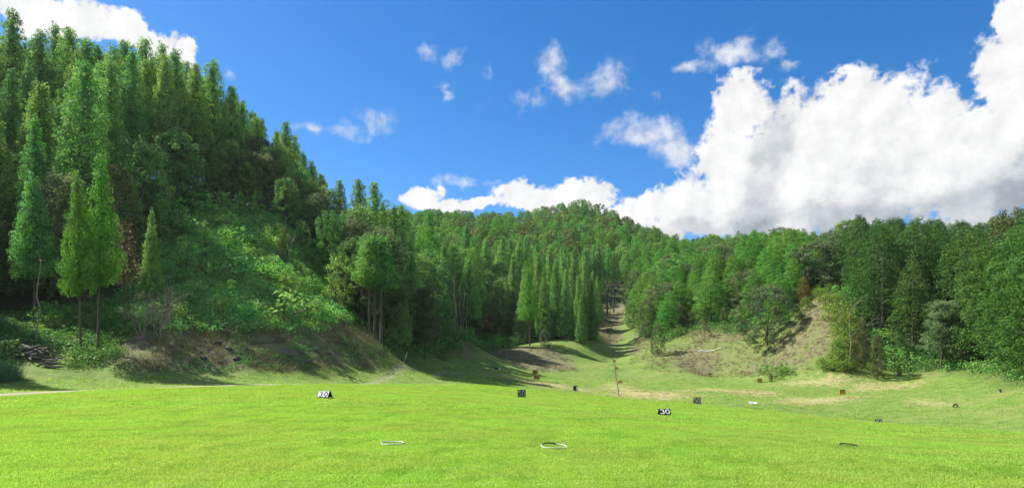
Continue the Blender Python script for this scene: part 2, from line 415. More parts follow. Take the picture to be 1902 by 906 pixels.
def masks(x, y):
    jx = x + 2.2 * fbm(x * .35, y * .35, 3, 5); jy = y + 2.2 * fbm(x * .35, y * .35, 3, 9)
    lawn = poly_mask(x + .5 * fbm(x * .8, y * .8, 2, 1), y, LAWN, 1.2)
    bare = poly_mask(jx, jy, LEFT_BANK, 2.5)
    for p in RIGHT_BARE + MOUND_BARE_GULLY_SHADE:
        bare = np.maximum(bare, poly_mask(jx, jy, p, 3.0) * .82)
    bare = np.maximum(bare, .52 * poly_mask(jx, jy, RSLOPE, 5.0))
    straw = np.zeros(np.shape(x))
    for p in STRAW:
        straw = np.maximum(straw, .84 * poly_mask(jx, jy, p, 2.5))
    tr = np.clip(1.5 - seg_dist(x, y + .4 * fbm(x * .5, y * .5, 2, 3), TRACK) / 1.25, 0, 1)
    tr = np.maximum(tr, .42 * np.clip(1.3 - seg_dist(x, y + .8 * fbm(x * .5, y * .5, 2, 3), TRACK_FAINT) / 1.1, 0, 1))
    return lawn, bare, straw, tr

def height(x, y, fine=True):
    x = np.atleast_1d(np.asarray(x, float)); y = np.atleast_1d(np.asarray(y, float))
    out = np.empty(x.shape)
    fx, fy, fo = x.ravel(), y.ravel(), out.ravel()
    for i in range(0, len(fx), 20000):
        a, b = fx[i:i + 20000], fy[i:i + 20000]
        r2 = (a[:, None] - PT[None, :, 0]) ** 2 + (b[:, None] - PT[None, :, 1]) ** 2
        fo[i:i + 20000] = phi(r2) @ RB[:n_] + RB[n_] + RB[n_ + 1] * a + RB[n_ + 2] * b
    out = fo.reshape(x.shape)
    lawn = poly_mask(x, y, LAWN, 3.0)
    out = out + (1 - lawn) * (.55 * fbm(x * .22, y * .22, 4, 2)) * np.clip((y - 40) / 30, 0, 1) + lawn * .05 * fbm(x * .25, y * .25, 3, 4)
    bank = poly_mask(x, y, LEFT_BANK, 2.0)
    out = out + bank * (.9 * fbm(x * .7, y * .7, 4, 8) + .35 * fbm(x * 1.9, y * 1.9, 2, 12))
    out = out + poly_mask(x, y, RSLOPE, 6.0) * (.55 * fbm(x * .6, y * .6, 4, 18))
    return out
def hz(x, y):
    return float(height(x, y)[0])

def axis(a, b, fine0, fine1, df, grow):
    v = list(np.arange(fine0, fine1 + 1e-6, df))
    s = df; p = fine1
    while p < b:
        s = min(s * grow, 80); p += s; v.append(p)
    s = df; p = fine0
    while p > a:
        s = min(s * grow, 80); p -= s; v.insert(0, p)
    return np.array(v)
gx = axis(-2200, 2200, -62, 75, .5, 1.12)
gy = axis(-900, 2600, 4, 128, .5, 1.06)
GX, GY = np.meshgrid(gx, gy)
GZ = height(GX, GY)

def mesh_from(name, verts, faces_flat, nper, smooth=True):
    me = bpy.data.meshes.new(name)
    verts = np.ascontiguousarray(verts, dtype=np.float32)
    faces_flat = np.ascontiguousarray(faces_flat, dtype=np.int32).ravel()
    nf = len(faces_flat) // nper
    me.vertices.add(len(verts)); me.vertices.foreach_set('co', verts.ravel())
    me.loops.add(len(faces_flat)); me.loops.foreach_set('vertex_index', faces_flat)
    me.polygons.add(nf)
    me.polygons.foreach_set('loop_start', np.arange(0, nf * nper, nper, dtype=np.int32))
    me.update(calc_edges=True)
    if smooth:
        me.polygons.foreach_set('use_smooth', np.ones(nf, bool))
    return me
def put_attr(me, name, vals, dom='POINT'):
    a = me.attributes.new(name, 'FLOAT', dom)
    a.data.foreach_set('value', np.ascontiguousarray(vals, dtype=np.float32).ravel())

def obj(name, me, mat=None, parent=None, loc=None):
    o = bpy.data.objects.new(name, me)
    COL.objects.link(o)
    if mat is not None and not me.materials:
        me.materials.append(mat)
    if parent is not None:
        o.parent = parent
    if loc is not None:
        o.location = loc
    return o
def tag(o, label=None, cat=None, group=None, kind=None):
    if label: o['label'] = label
    if cat: o['category'] = cat
    if group: o['group'] = group
    if kind: o['kind'] = kind
    return o

nyy, nxx = GX.shape
idx = np.arange(nyy * nxx).reshape(nyy, nxx)
quads = np.stack([idx[:-1, :-1], idx[:-1, 1:], idx[1:, 1:], idx[1:, :-1]], -1).reshape(-1, 4)
gme = mesh_from('ground', np.stack([GX, GY, GZ], -1).reshape(-1, 3), quads, 4)
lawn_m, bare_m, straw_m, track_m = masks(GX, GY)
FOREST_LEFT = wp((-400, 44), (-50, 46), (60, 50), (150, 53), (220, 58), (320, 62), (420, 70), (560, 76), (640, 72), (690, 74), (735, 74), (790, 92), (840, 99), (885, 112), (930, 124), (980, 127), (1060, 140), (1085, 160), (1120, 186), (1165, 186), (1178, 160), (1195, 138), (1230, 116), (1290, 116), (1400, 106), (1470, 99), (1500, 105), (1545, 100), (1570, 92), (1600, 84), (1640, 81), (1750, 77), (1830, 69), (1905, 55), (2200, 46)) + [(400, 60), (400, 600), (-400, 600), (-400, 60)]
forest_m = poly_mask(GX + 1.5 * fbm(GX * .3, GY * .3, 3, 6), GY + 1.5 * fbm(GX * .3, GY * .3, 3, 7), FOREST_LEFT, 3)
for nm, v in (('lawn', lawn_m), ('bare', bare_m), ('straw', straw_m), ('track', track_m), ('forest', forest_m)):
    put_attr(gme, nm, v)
gm, t, out = new_mat('ground_cover')
geo = t.n('ShaderNodeNewGeometry')
pos = geo.outputs['Position']
def A_(n):
    return t.n('ShaderNodeAttribute', attribute_name=n).outputs['Fac']
n_big = t.noise(pos, .18, 4, .6); n_mid = t.noise(pos, 1.1, 5, .6); n_fine = t.noise(pos, 9.0, 5, .65); n_vf = t.noise(pos, 38.0, 3, .6)
lawn_c = t.mix(t.mapr(n_fine, .3, .7), (.14, .25, .030), (.25, .36, .065))
lawn_c = t.mix(t.mapr(n_big, .42, .66, 0, .55), lawn_c, (.26, .35, .08))
rough_c = t.mix(t.mapr(n_mid, .35, .65), (.092, .178, .030), (.175, .25, .055))
rough_c = t.mix(t.mapr(n_big, .45, .7, 0, .6), rough_c, (.24, .25, .085))
rough_c = t.mix(t.mapr(n_fine, .4, .75, 0, .5), rough_c, (.075, .135, .022))
straw_c = t.mix(t.mapr(n_fine, .35, .65), (.25, .21, .10), (.44, .38, .20))
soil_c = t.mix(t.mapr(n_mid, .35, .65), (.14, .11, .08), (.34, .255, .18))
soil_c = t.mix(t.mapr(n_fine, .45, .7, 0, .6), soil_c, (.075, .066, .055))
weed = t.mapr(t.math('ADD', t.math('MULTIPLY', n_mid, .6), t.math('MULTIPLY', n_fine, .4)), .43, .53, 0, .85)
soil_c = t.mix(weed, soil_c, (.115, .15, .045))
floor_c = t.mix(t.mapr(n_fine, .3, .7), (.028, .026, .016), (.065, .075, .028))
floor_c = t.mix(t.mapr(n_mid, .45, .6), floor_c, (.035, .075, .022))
dust_c = t.mix(t.mapr(n_fine, .3, .7), (.27, .25, .16), (.40, .37, .25))
c = t.mix(A_('lawn'), rough_c, lawn_c)
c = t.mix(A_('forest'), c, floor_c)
c = t.mix(t.mapr(t.math('ADD', A_('straw'), t.math('MULTIPLY_ADD', t.noise(pos, 1.7, 6, .7), 2.2, -1.15)), .25, .75), c, straw_c)
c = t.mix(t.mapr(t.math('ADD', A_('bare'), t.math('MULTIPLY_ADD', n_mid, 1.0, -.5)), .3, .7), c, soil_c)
c = t.mix(t.mapr(t.math('ADD', A_('track'), t.math('MULTIPLY_ADD', t.noise(pos, 2.3, 5, .65), 1.2, -.62)), .2, .7), c, dust_c)
pb = t.n('ShaderNodeBsdfPrincipled'); t.link(c, pb.inputs['Base Color'])
pb.inputs['Roughness'].default_value = .9; pb.inputs['Specular IOR Level'].default_value = .15
bp = t.n('ShaderNodeBump'); bp.inputs['Strength'].default_value = .9; bp.inputs['Distance'].default_value = .06
t.link(t.math('ADD', n_fine, t.math('MULTIPLY', n_vf, .5)), bp.inputs['Height']); t.link(bp.outputs[0], pb.inputs['Normal'])
t.link(pb.outputs[0], out.inputs[0])
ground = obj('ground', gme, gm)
tag(ground, 'grassy valley floor and hillsides of the driving range', 'ground', kind='structure')

# ------------------------------------------------------------------ foliage builders
def unit(v):
    return v / (np.linalg.norm(v, axis=-1, keepdims=True) + 1e-9)
def leaf_mesh(name, C, N, L, Wd, tint, r, along=None):
    """rhombic leaves (one quad each) at C facing N"""
    n = len(C)
    N = unit(N)
    ref = r.normal(size=(n, 3)) if along is None else along + .35 * r.normal(size=(n, 3))
    T = unit(ref - (ref * N).sum(-1, keepdims=True) * N)
    B = np.cross(N, T)
    L = np.broadcast_to(L, (n,))[:, None]; Wd = np.broadcast_to(Wd, (n,))[:, None]
    droop = N * L * -.12
    V = np.stack([C - T * L * .5 + droop, C + B * Wd * .5, C + T * L * .5 + droop, C - B * Wd * .5], 1).reshape(-1, 3)
    me = mesh_from(name, V, np.arange(4 * n), 4, smooth=False)
    put_attr(me, 'tint', np.clip(tint, 0, 1), 'FACE')
    return me
def blob_leaves(centres, radii, per, size, r, flat=1.0, jitter=.55, up=.25, base_tint=None, fill=.35):
    """leaves over the surface (and a few inside) of each clump"""
    C, N, T = [], [], []
    for i, (c, R) in enumerate(zip(centres, radii)):
        k = max(6, int(per * (R / .6) ** 2))
        d = unit(r.normal(size=(k, 3)))
        rad = R * (1 - fill * r.random((k, 1)) ** 2)
        p = d * rad; p[:, 2] *= flat
        C.append(c + p)
        N.append(d + jitter * r.normal(size=(k, 3)) + np.array([0, 0, up]))
        b = r.random() if base_tint is None else base_tint[i]
        T.append(np.clip(b + .22 * r.normal(size=k), 0, 1))
    return np.concatenate(C), np.concatenate(N), np.concatenate(T)

def tube(path, radii, sides=6):
    path = np.array(path, float); n = len(path)
    V = []
    for i in range(n):
        d = path[min(i + 1, n - 1)] - path[max(i - 1, 0)]
        d = d / (np.linalg.norm(d) + 1e-9)
        a = np.cross(d, [0, 0, 1.0]) if abs(d[2]) < .9 else np.cross(d, [1.0, 0, 0])
        a /= np.linalg.norm(a); b = np.cross(d, a)
        for k in range(sides):
            th = 2 * math.pi * k / sides
            V.append(path[i] + radii[i] * (math.cos(th) * a + math.sin(th) * b))
    Fc = []
    for i in range(n - 1):
        for k in range(sides):
            Fc.append((i * sides + k, i * sides + (k + 1) % sides, (i + 1) * sides + (k + 1) % sides, (i + 1) * sides + k))
    return np.array(V), np.array(Fc)
def tubes_mesh(name, items, sides=6):
    V, Fc, o = [], [], 0
    for (p, rd) in items:
        v, f = tube(p, rd, sides); V.append(v); Fc.append(f + o); o += len(v)
    return mesh_from(name, np.concatenate(V), np.concatenate(Fc), 4)
def trunk_mesh(name, H, r0, r, limbs=10, z0=.35, z1=.9, lean=.02, reach=1.6, rise=.3, bare=False):
    n = 8
    off = np.cumsum(r.normal(size=(n, 2)) * lean * H / n, 0); off[0] = 0
    path = [(off[i, 0], off[i, 1], H * i / (n - 1) - (.3 if i == 0 else 0)) for i in range(n)]
    rad = [r0 * (1.25 if i == 0 else 1) * (1 - .9 * i / (n - 1)) + .015 for i in range(n)]
    items = [(path, rad)]
    for k in range(limbs):
        zz = H * (z0 + (z1 - z0) * (k + r.random()) / limbs)
        i = min(int(zz / H * (n - 1)), n - 2); f = zz / H * (n - 1) - i
        base = np.array(path[i]) * (1 - f) + np.array(path[i + 1]) * f
        th = r.random() * 6.28; ln = reach * (1.15 - .8 * (zz / H - z0) / (1 - z0)) * (.7 + .5 * r.random())
        d = np.array([math.cos(th), math.sin(th), rise + .15 * r.normal()])
        rr = max(.02, r0 * .3 * (1 - zz / H) + .015)
        items.append(([base, base + d * ln * .5, base + d * ln + np.array([0, 0, .12 * ln])], [rr, rr * .6, .008]))
    return tubes_mesh(name, items)

def cedar(name, mat, r, H=20., z0=.22, R=2.5, tuft=.62, per=52, size=.26, power=.8, gap=.05, trunk_r=.24):
    """column of upswept rounded tufts, layer above layer"""
    cs, rs_, ts = [], [], []
    z = H * z0
    while z < H - .2:
        f = (z - H * z0) / (H * (1 - z0))
        prof = R * ((1 - f) ** power) * (.72 + .28 * min(1, f / .12)) + (.34 if f < .97 else .1)
        prof *= .86 + .28 * r.random()
        n = max(1, int(2 * math.pi * prof / (tuft * 1.35)))
        th0 = r.random() * 6.28
        for k in range(n):
            if r.random() < gap:
                continue
            th = th0 + 6.283 * (k + .5 * r.random()) / n
            q = prof * (.70 + .42 * r.random())
            cs.append((q * math.cos(th), q * math.sin(th), z + .35 * r.normal() * tuft + .15 * q))
            rs_.append(tuft * (.62 + .55 * r.random()) * (1 - .45 * f))
            ts.append(.02 + .96 * r.random())
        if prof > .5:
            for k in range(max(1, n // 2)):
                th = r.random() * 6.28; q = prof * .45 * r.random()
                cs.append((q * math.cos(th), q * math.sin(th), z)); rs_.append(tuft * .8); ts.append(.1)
        z += tuft * (.75 + .25 * r.random()) * (1 - .3 * f)
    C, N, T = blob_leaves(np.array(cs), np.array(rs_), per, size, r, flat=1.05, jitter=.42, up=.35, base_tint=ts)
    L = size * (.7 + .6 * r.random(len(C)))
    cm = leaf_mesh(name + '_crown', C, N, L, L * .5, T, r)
    cm.materials.append(mat)
    tm = trunk_mesh(name + '_trunk', H * .985, trunk_r, r, 16, z0 * .5, .95, .012, R * .9, .25)
    tm.materials.append(M['bark'])
    return (tm, cm, H)

def cypress(name, mat, r, H=14., z0=.10, R=2.4, per=46, size=.22, trunk_r=.18):
    """dense pointed dome of flat drooping sprays"""
    cs, rs_, ts = [], [], []
    lob = r.random() * 6.28
    z = H * z0
    while z < H - .15:
        f = (z - H * z0) / (H * (1 - z0))
        prof = R * (1 - f ** 2.4) ** .85 * (.8 + .2 * min(1, f / .1)) * (.85 + .3 * r.random()) + .1
        n = max(1, int(2 * math.pi * prof / .68))
        th0 = r.random() * 6.28
        for k in range(n):
            th = th0 + 6.283 * (k + .6 * r.random()) / n
            q = prof * (.68 + .34 * r.random()) * (1 + .20 * math.sin(3 * th + lob + 1.1 * z) + .12 * math.sin(5 * th - 2.3 * z))
            cs.append((q * math.cos(th), q * math.sin(th), z + .25 * r.normal())); rs_.append(.32 + .24 * r.random()); ts.append(.1 + .8 * r.random())
        z += .46
    C, N, T = blob_leaves(np.array(cs), np.array(rs_), per, size, r, flat=.75, jitter=.4, up=.45, base_tint=ts)
    L = size * (.7 + .6 * r.random(len(C)))
    cm = leaf_mesh(name + '_crown', C, N, L, L * .5, T, r)
    cm.materials.append(mat)
    tm = trunk_mesh(name + '_trunk', H * .97, trunk_r, r, 12, z0, .9, .015, R * .8, .2)
    tm.materials.append(M['bark'])
    return (tm, cm, H)

def broadleaf(name, mat, r, H=11., R=3.4, z0=.03, lobes=78, per=44, size=.24, lobe=.95, trunk_r=.15, bark='bark', flat=.8, dens=1.0):
    """rounded crown of many leafy lobes on forking limbs"""
    cs, rs_, ts = [], [], []
    ph = r.random() * 6.28
    for k in range(lobes):
        u = z0 + .06 + (.94 - z0) * (k + r.random()) / lobes
        rad = math.sqrt(max(0, 1 - ((u - .42) / .60) ** 2)) if u > .42 else .74 + .26 * u / .42
        th = 2.4 * k + .8 * r.random()
        q = R * rad * (.45 + .5 * math.sqrt(r.random())) * (1 + .14 * math.sin(2 * th + ph) + .1 * math.sin(5 * th))
        cs.append((q * math.cos(th), q * math.sin(th), u * H - .5)); rs_.append(lobe * (.6 + .6 * r.random())); ts.append(r.random())
    cs = np.array(cs); rs_ = np.array(rs_)
    cs[:, 2] = np.minimum(cs[:, 2], H - rs_ * flat)
    sub_c, sub_r, sub_t = [], [], []
    for c_, R_, t_ in zip(cs, rs_, ts):             # every lobe breaks into smaller sprays
        for j in range(5):
            d = unit(r.normal(size=3)); d[2] = d[2] * .7 + .2
            sub_c.append(c_ + d * R_ * .62); sub_r.append(R_ * (.42 + .2 * r.random())); sub_t.append(np.clip(t_ + .2 * r.normal(), 0, 1))
    C, N, T = blob_leaves(np.array(sub_c), np.array(sub_r), per * dens, size, r, flat=flat, jitter=.42, up=.4, base_tint=sub_t)
    L = size * (.65 + .7 * r.random(len(C)))
    cm = leaf_mesh(name + '_crown', C, N, L, L * .6, T, r)
    cm.materials.append(mat)
    items = []
    fork = np.array([.1 * r.normal(), .1 * r.normal(), H * max(z0, .18) * .9])
    items.append(([(0, 0, -.3), fork * .5, fork], [trunk_r * 1.3, trunk_r, trunk_r * .85]))
    for k in r.choice(lobes, min(lobes, 13), replace=False):
        e = cs[k]; m_ = fork + (e - fork) * .5 + r.normal(size=3) * .25
        items.append(([fork, m_, e], [trunk_r * .5, trunk_r * .28, .02]))
    tm = tubes_mesh(name + '_trunk', items); tm.materials.append(M[bark])
    return (tm, cm, H)

def pine(name, mat, r, H=10., layers=11, R=3.0, z0=.24, per=46, size=.26, trunk_r=.16, lean=.05):
    """red pine: flat spread pads of needles on bare crooked limbs"""
    n = 9
    off = np.cumsum(r.normal(size=(n, 2)) * lean * H / n, 0); off[0] = 0
    path = [np.array((off[i, 0], off[i, 1], H * .97 * i / (n - 1) - (.3 if i == 0 else 0))) for i in range(n)]
    items = [(path, [trunk_r * (1 - .85 * i / (n - 1)) + .015 for i in range(n)])]
    cs, rs_, ts = [], [], []
    for k in range(layers):
        zz = H * (z0 + (1 - z0) * (k + .4) / layers)
        i = min(int(zz / H * (n - 1)), n - 2); base = path[i] + (path[i + 1] - path[i]) * .5
        for j in range(4 if k < layers - 1 else 2):
            th = r.random() * 6.28; ln = R * (1.05 - .7 * k / layers) * (.6 + .5 * r.random())
            e = base + np.array([math.cos(th) * ln, math.sin(th) * ln, .12 * ln - .25 * r.random() * ln])
            items.append(([base, (base + e) / 2 + np.array([0, 0, -.1]), e], [.05, .035, .012]))
            for q in range(7):
                f = .3 + .75 * r.random()
                cs.append(base + (e - base) * f + r.normal(size=3) * np.array([.6, .6, .4])); rs_.append(.45 + .35 * r.random()); ts.append(.2 + .7 * r.random())
    cs.append(path[-1]); rs_.append(.5); ts.append(.8)
    C, N, T = blob_leaves(np.array(cs), np.array(rs_), per, size, r, flat=.5, jitter=.6, up=.7, base_tint=ts)
    L = size * (.7 + .6 * r.random(len(C)))
    cm = leaf_mesh(name + '_crown', C, N, L, L * .4, T, r); cm.materials.append(mat)
    tm = tubes_mesh(name + '_trunk', items); tm.materials.append(M['bark'])
    return (tm, cm, H)

def shrub(name, mat, r, H=2.2, R=1.5, lobes=14, per=40, size=.22, stems=5):
    cs, rs_, ts = [], [], []
    for k in range(lobes):
        th = r.random() * 6.28; q = R * math.sqrt(r.random()) * .8
        zz = H * (.15 + .68 * r.random() * (1 - .5 * (q / R) ** 2))
        cs.append((q * math.cos(th), q * math.sin(th), zz)); rs_.append(min(.5, H * .24) * (.6 + .6 * r.random())); ts.append(r.random())
    C, N, T = blob_leaves(np.array(cs), np.array(rs_), per, size, r, flat=.85, jitter=.7, up=.5, base_tint=ts)
    C[:, 2] = np.maximum(C[:, 2], .02)
    L = size * (.6 + .8 * r.random(len(C)))
    cm = leaf_mesh(name + '_foliage', C, N, L, L * .62, T, r); cm.materials.append(mat)
    items = []
    for k in range(stems):
        e = np.array(cs[k % lobes]); items.append(([(0.1 * r.normal(), .1 * r.normal(), -.15), e * np.array([.5, .5, .55]), e], [.035, .025, .01]))
    tm = tubes_mesh(name + '_stem', items, 5); tm.materials.append(M['bark'])
    return (tm, cm, H)

def bare_tree(name, r, H=5., spread=1.6, trunk_r=.06, n_l=14, mat='twig', stems=1):
    items = []
    def grow(b, d, ln, rr, lev):
        e = b + d * ln; m_ = (b + e) / 2 + r.normal(size=3) * ln * .05
        items.append(([b, m_, e], [rr, rr * .8, max(.006, rr * .5)]))
        if lev == 0: return
        for k in range(3):
            f = .4 + .55 * r.random()
            nd = unit(d + r.normal(size=3) * .55 + np.array([0, 0, .15]))
            grow(b + (e - b) * f, nd, ln * (.4 + .25 * r.random()), max(.006, rr * .5), lev - 1)
    for s in range(stems):
        d = unit(np.array([.3 * r.normal() * (stems > 1), .3 * r.normal() * (stems > 1), 1.0]))
        grow(np.array([.15 * r.normal() * (stems > 1), .15 * r.normal() * (stems > 1), -.2]), d, H * .75, trunk_r, 3)
    me = tubes_mesh(name, items, 4); me.materials.append(M[mat])
    zz = np.empty(len(me.vertices) * 3, np.float32); me.vertices.foreach_get('co', zz)
    return (me, None, float(zz.reshape(-1, 3)[:, 2].max()))

def R_(s):
    return np.random.default_rng(s)
LIB = {}
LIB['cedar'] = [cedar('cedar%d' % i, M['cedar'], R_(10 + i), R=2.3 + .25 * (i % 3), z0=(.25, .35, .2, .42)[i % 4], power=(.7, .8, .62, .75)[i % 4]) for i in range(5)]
LIB['cedar_dark'] = [cedar('dark_cedar%d' % i, M['cedar_dark'], R_(30 + i), R=2.3 + .2 * i, z0=(.12, .3, .2)[i], power=.85) for i in range(3)]
LIB['spire'] = [cedar('spire_cedar%d' % i, M['cedar'], R_(40 + i), R=2.9, z0=.06, power=1.12, tuft=.55) for i in range(3)]
LIB['lime'] = [cedar('young_cedar%d' % i, M['lime'], R_(50 + i), H=16, R=2.3, z0=.34, power=1.0, tuft=.58, size=.24, per=50, gap=.06, trunk_r=.15) for i in range(2)]
LIB['high'] = [cedar('high_cedar%d' % i, M['cedar_dark'], R_(60 + i), R=2.2, z0=.55, power=.6, trunk_r=.26) for i in range(2)]
LIB['dead_cedar'] = [cedar('dead_cedar', M['dead'], R_(70), H=8, R=.75, z0=.45, tuft=.34, power=.8, per=26, size=.2, gap=.25, trunk_r=.09)]
LIB['cypress'] = [cypress('cypress%d' % i, M['cypress'], R_(80 + i), R=2.3 + .25 * (i % 3)) for i in range(5)]
LIB['cypress_dark'] = [cypress('dark_cypress%d' % i, M['cypress_dark'], R_(280 + i), R=2.4 + .25 * (i % 3), per=50, size=.21) for i in range(4)]
LIB['orange'] = [cypress('orange_cypress', M['orange'], R_(90), H=8, R=1.9)]
LIB['broad'] = [broadleaf('broadleaf%d' % i, M['broad'], R_(100 + i), R=3.2 + .4 * i) for i in range(4)]
LIB['grey'] = [broadleaf('grey_broadleaf%d' % i, M['grey'], R_(110 + i), R=3.4 + .4 * i) for i in range(3)]
LIB['olive'] = [broadleaf('olive_broadleaf%d' % i, M['olive'], R_(120 + i), R=3.2) for i in range(2)]
LIB['pine'] = [pine('pine%d' % i, M['pine'], R_(130 + i)) for i in range(2)]
LIB['far_cypress'] = [cypress('far_cypress%d' % i, M['cypress'], R_(140 + i), H=9, R=2.9, per=16, size=.42) for i in range(3)]
LIB['far_broad'] = [broadleaf('far_broadleaf%d' % i, M['broad'], R_(150 + i), H=9, R=3.6, per=11, size=.5, lobes=40) for i in range(3)]
LIB['far_grey'] = [broadleaf('far_grey_broadleaf%d' % i, M['olive'], R_(160 + i), H=9, R=3.8, per=11, size=.5, lobes=40) for i in range(2)]
LIB['shrub'] = [shrub('shrub%d' % i, M['bush'], R_(170 + i), H=2.6 + .5 * i, R=1.6, lobes=24, size=.2) for i in range(3)]
LIB['vine'] = [shrub('vine%d' % i, M['vine'], R_(180 + i), H=1.5, R=1.9, lobes=22, size=.2) for i in range(3)]
LIB['yellow'] = [shrub('yellow_shrub%d' % i, M['yellow'], R_(190 + i), H=3.2, R=1.5, lobes=28, size=.2) for i in range(2)]
LIB['pink'] = [shrub('dry_shrub', M['pink'], R_(195), H=4, R=1.9, lobes=22, per=30)]
LIB['weedy'] = [shrub('weed_bush%d' % i, M['weed'], R_(198 + i), H=2.0, R=1.5, lobes=26, size=.17) for i in range(2)]
LIB['sapling'] = [broadleaf('sapling%d' % i, M['bush'], R_(205 + i), H=5, R=1.3, z0=.2, lobes=18, lobe=.5, size=.15, trunk_r=.06) for i in range(2)]
def pole_tree(name, r, H=9., rad=.09):
    n = 9; off = np.cumsum(r.normal(size=(n, 2)) * .012 * H, 0); off[0] = 0
    path = [np.array((off[i, 0], off[i, 1], H * i / (n - 1) - (.3 if i == 0 else 0))) for i in range(n)]
    items = [(path, [rad * (1 - .75 * i / (n - 1)) for i in range(n)])]
    for k in range(9):
        i = r.integers(3, n); b = path[i]; th = r.random() * 6.28; ln = .4 + .8 * r.random()
        items.append(([b, b + np.array([math.cos(th) * ln, math.sin(th) * ln, .3 * ln])], [.022, .008]))
    me = tubes_mesh(name, items, 6); me.materials.append(M['pale_bark'])
    return (me, None, H)
LIB['pole'] = [pole_tree('pole_tree%d' % i, R_(220 + i)) for i in range(3)]
LIB['bare'] = [bare_tree('bare_tree%d' % i, R_(210 + i), H=5.5) for i in range(2)]
LIB['bare_shrub'] = [bare_tree('bare_shrub%d' % i, R_(215 + i), H=4.5, trunk_r=.05, stems=5) for i in range(2)]

def plant(kind, x, y, h, name, label, cat, group=None, var=None, wide=1.0, rot=None, crown='crown', trunk='trunk', sink=.0):
    L = LIB[kind]
    tm, cm, H = L[(random.randrange(len(L)) if var is None else var) % len(L)]
    s = h / H
    sw = s * wide
    e = bpy.data.objects.new(name, None)
    COL.objects.link(e)
    e.location = (x, y, hz(x, y) - sink)
    e.rotation_euler = (random.uniform(-.02, .02), random.uniform(-.02, .02), random.random() * 6.28 if rot is None else rot)
    e.scale = (sw, sw, s)
    e.empty_display_size = .5
    tag(e, label, cat, group)
    if tm is not None: obj(trunk, tm, None, e)
    if cm is not None: obj(crown, cm, None, e)
    return e

def row_to_h(x, y, py):
    """height a plant at x, y needs for its tip to reach photo row py"""
    return EYE + (HY - py) / F * y - hz(x, y)

# ------------------------------------------------------------------ recognisable single trees
def single(kind, px, top, Y, name, label, cat='tree', **k):
    x, y = W(px, Y)
    return plant(kind, x, y, max(1.0, row_to_h(x, y, top)), name, label, cat, **k)

TAKEN = []
def take(px, Y, r):
    TAKEN.append((*W(px, Y), r))

single('lime', 182, 281, 52, 'cedar_tree', 'tall bright lime green cedar with bare pale trunk by the log pile', var=0, wide=.66); take(182, 52, 3)
single('lime', 150, 318, 51, 'cedar_tree', 'shorter lime green cedar leaning against the tallest lime cedar, on its left', var=1, wide=.58); take(150, 51, 3)
single('dead_cedar', 231, 412, 55, 'dead_cedar_tree', 'dead brown narrow cedar beside the lime green cedars'); take(231, 55, 2)
single('spire', 280, 385, 60, 'cedar_tree', 'mid green pointed cedar right of the dead brown cedar', var=1, wide=.8); take(280, 60, 3)
single('grey', 120, 318, 62, 'broadleaf_tree', 'grey green broadleaf tree with forked trunk behind the lime cedars, on their left', wide=.8); take(120, 62, 3)
single('olive', 215, 300, 64, 'broadleaf_tree', 'brownish olive broadleaf tree just behind the lime cedars, on their right', wide=.6); take(215, 64, 3)
single('cedar_dark', 65, 320, 58, 'cedar_tree', 'dark green cedar above the log pile', var=1, wide=.9); take(65, 58, 3)

EDGE = [('broad', 330, 240, 80, .9), ('broad', 300, 330, 74, .9), ('grey', 500, 285, 88, .7), ('broad', 460, 300, 86, .8), ('broad', 530, 330, 84, .8), ('grey', 590, 355, 84, .8), ('broad', 640, 395, 82, .8),
        ('grey', 660, 400, 79, .75), ('broad', 615, 390, 78, .7), ('broad', 580, 340, 90, .8), ('broad', 560, 410, 80, .8), ('broad', 695, 450, 78, .8), ('broad', 725, 480, 78, .7), ('broad', 400, 300, 87, .9), ('broad', 255, 320, 76, .9), ('broad', 360, 290, 85, .9), ('broad', 430, 260, 90, .9), ('grey', 480, 250, 93, .8), ('broad', 505, 270, 91, .9), ('broad', 545, 300, 92, .9), ('broad', 330, 300, 84, 1.), ('broad', 290, 280, 82, 1.), ('broad', 605, 345, 92, .9), ('broad', 575, 380, 86, .9), ('broad', 635, 420, 78, .8), ('broad', 440, 330, 86, .9), ('broad', 380, 340, 84, .9), ('broad', 655, 440, 75, .8), ('broad', 675, 380, 84, .9), ('broad', 705, 420, 83, .9)]
for k, p, top, Y, w in EDGE:
    single(k, p, top, Y, 'broadleaf_tree', ('greyish' if k == 'grey' else 'dark') + ' broadleaf tree in the belt above the shrubby left slope', group='broadleaf trees above the shrubby left slope', wide=w); take(p, Y, 2.2)
single('pine', 715, 430, 76, 'pine_tree', 'pale green flat topped pine at the corner of the left wood', var=0, wide=.8); take(715, 76, 2)
single('pine', 790, 530, 84, 'pine_tree', 'small flat layered pine at the wood edge left of the valley', var=1, wide=.8); take(790, 84, 2)
for p, top, Y in ((632, 333, 96), (668, 330, 92), (700, 336, 88), (735, 383, 86), (752, 378, 92), (764, 440, 90), (742, 470, 80), (685, 400, 97), (715, 380, 97)):
    single('cedar' if top < 390 else 'spire', p, top, Y, 'cedar_tree', 'pointed cedar in the row above the left wood corner', group='pointed cedars at the left wood corner', wide=.85); take(p, Y, 2)
for p, Y, v in ((686, 70, 0), (697, 71, 1), (708, 70.5, 0), (672, 74, 1), (660, 77, 0)):
    single('high', p, 440, Y, 'cedar_tree', 'cedar with long bare pale trunk at the crest of the left bank', group='bare trunked cedars on the left bank crest', var=v, wide=1.15); take(p, Y, 1.5)

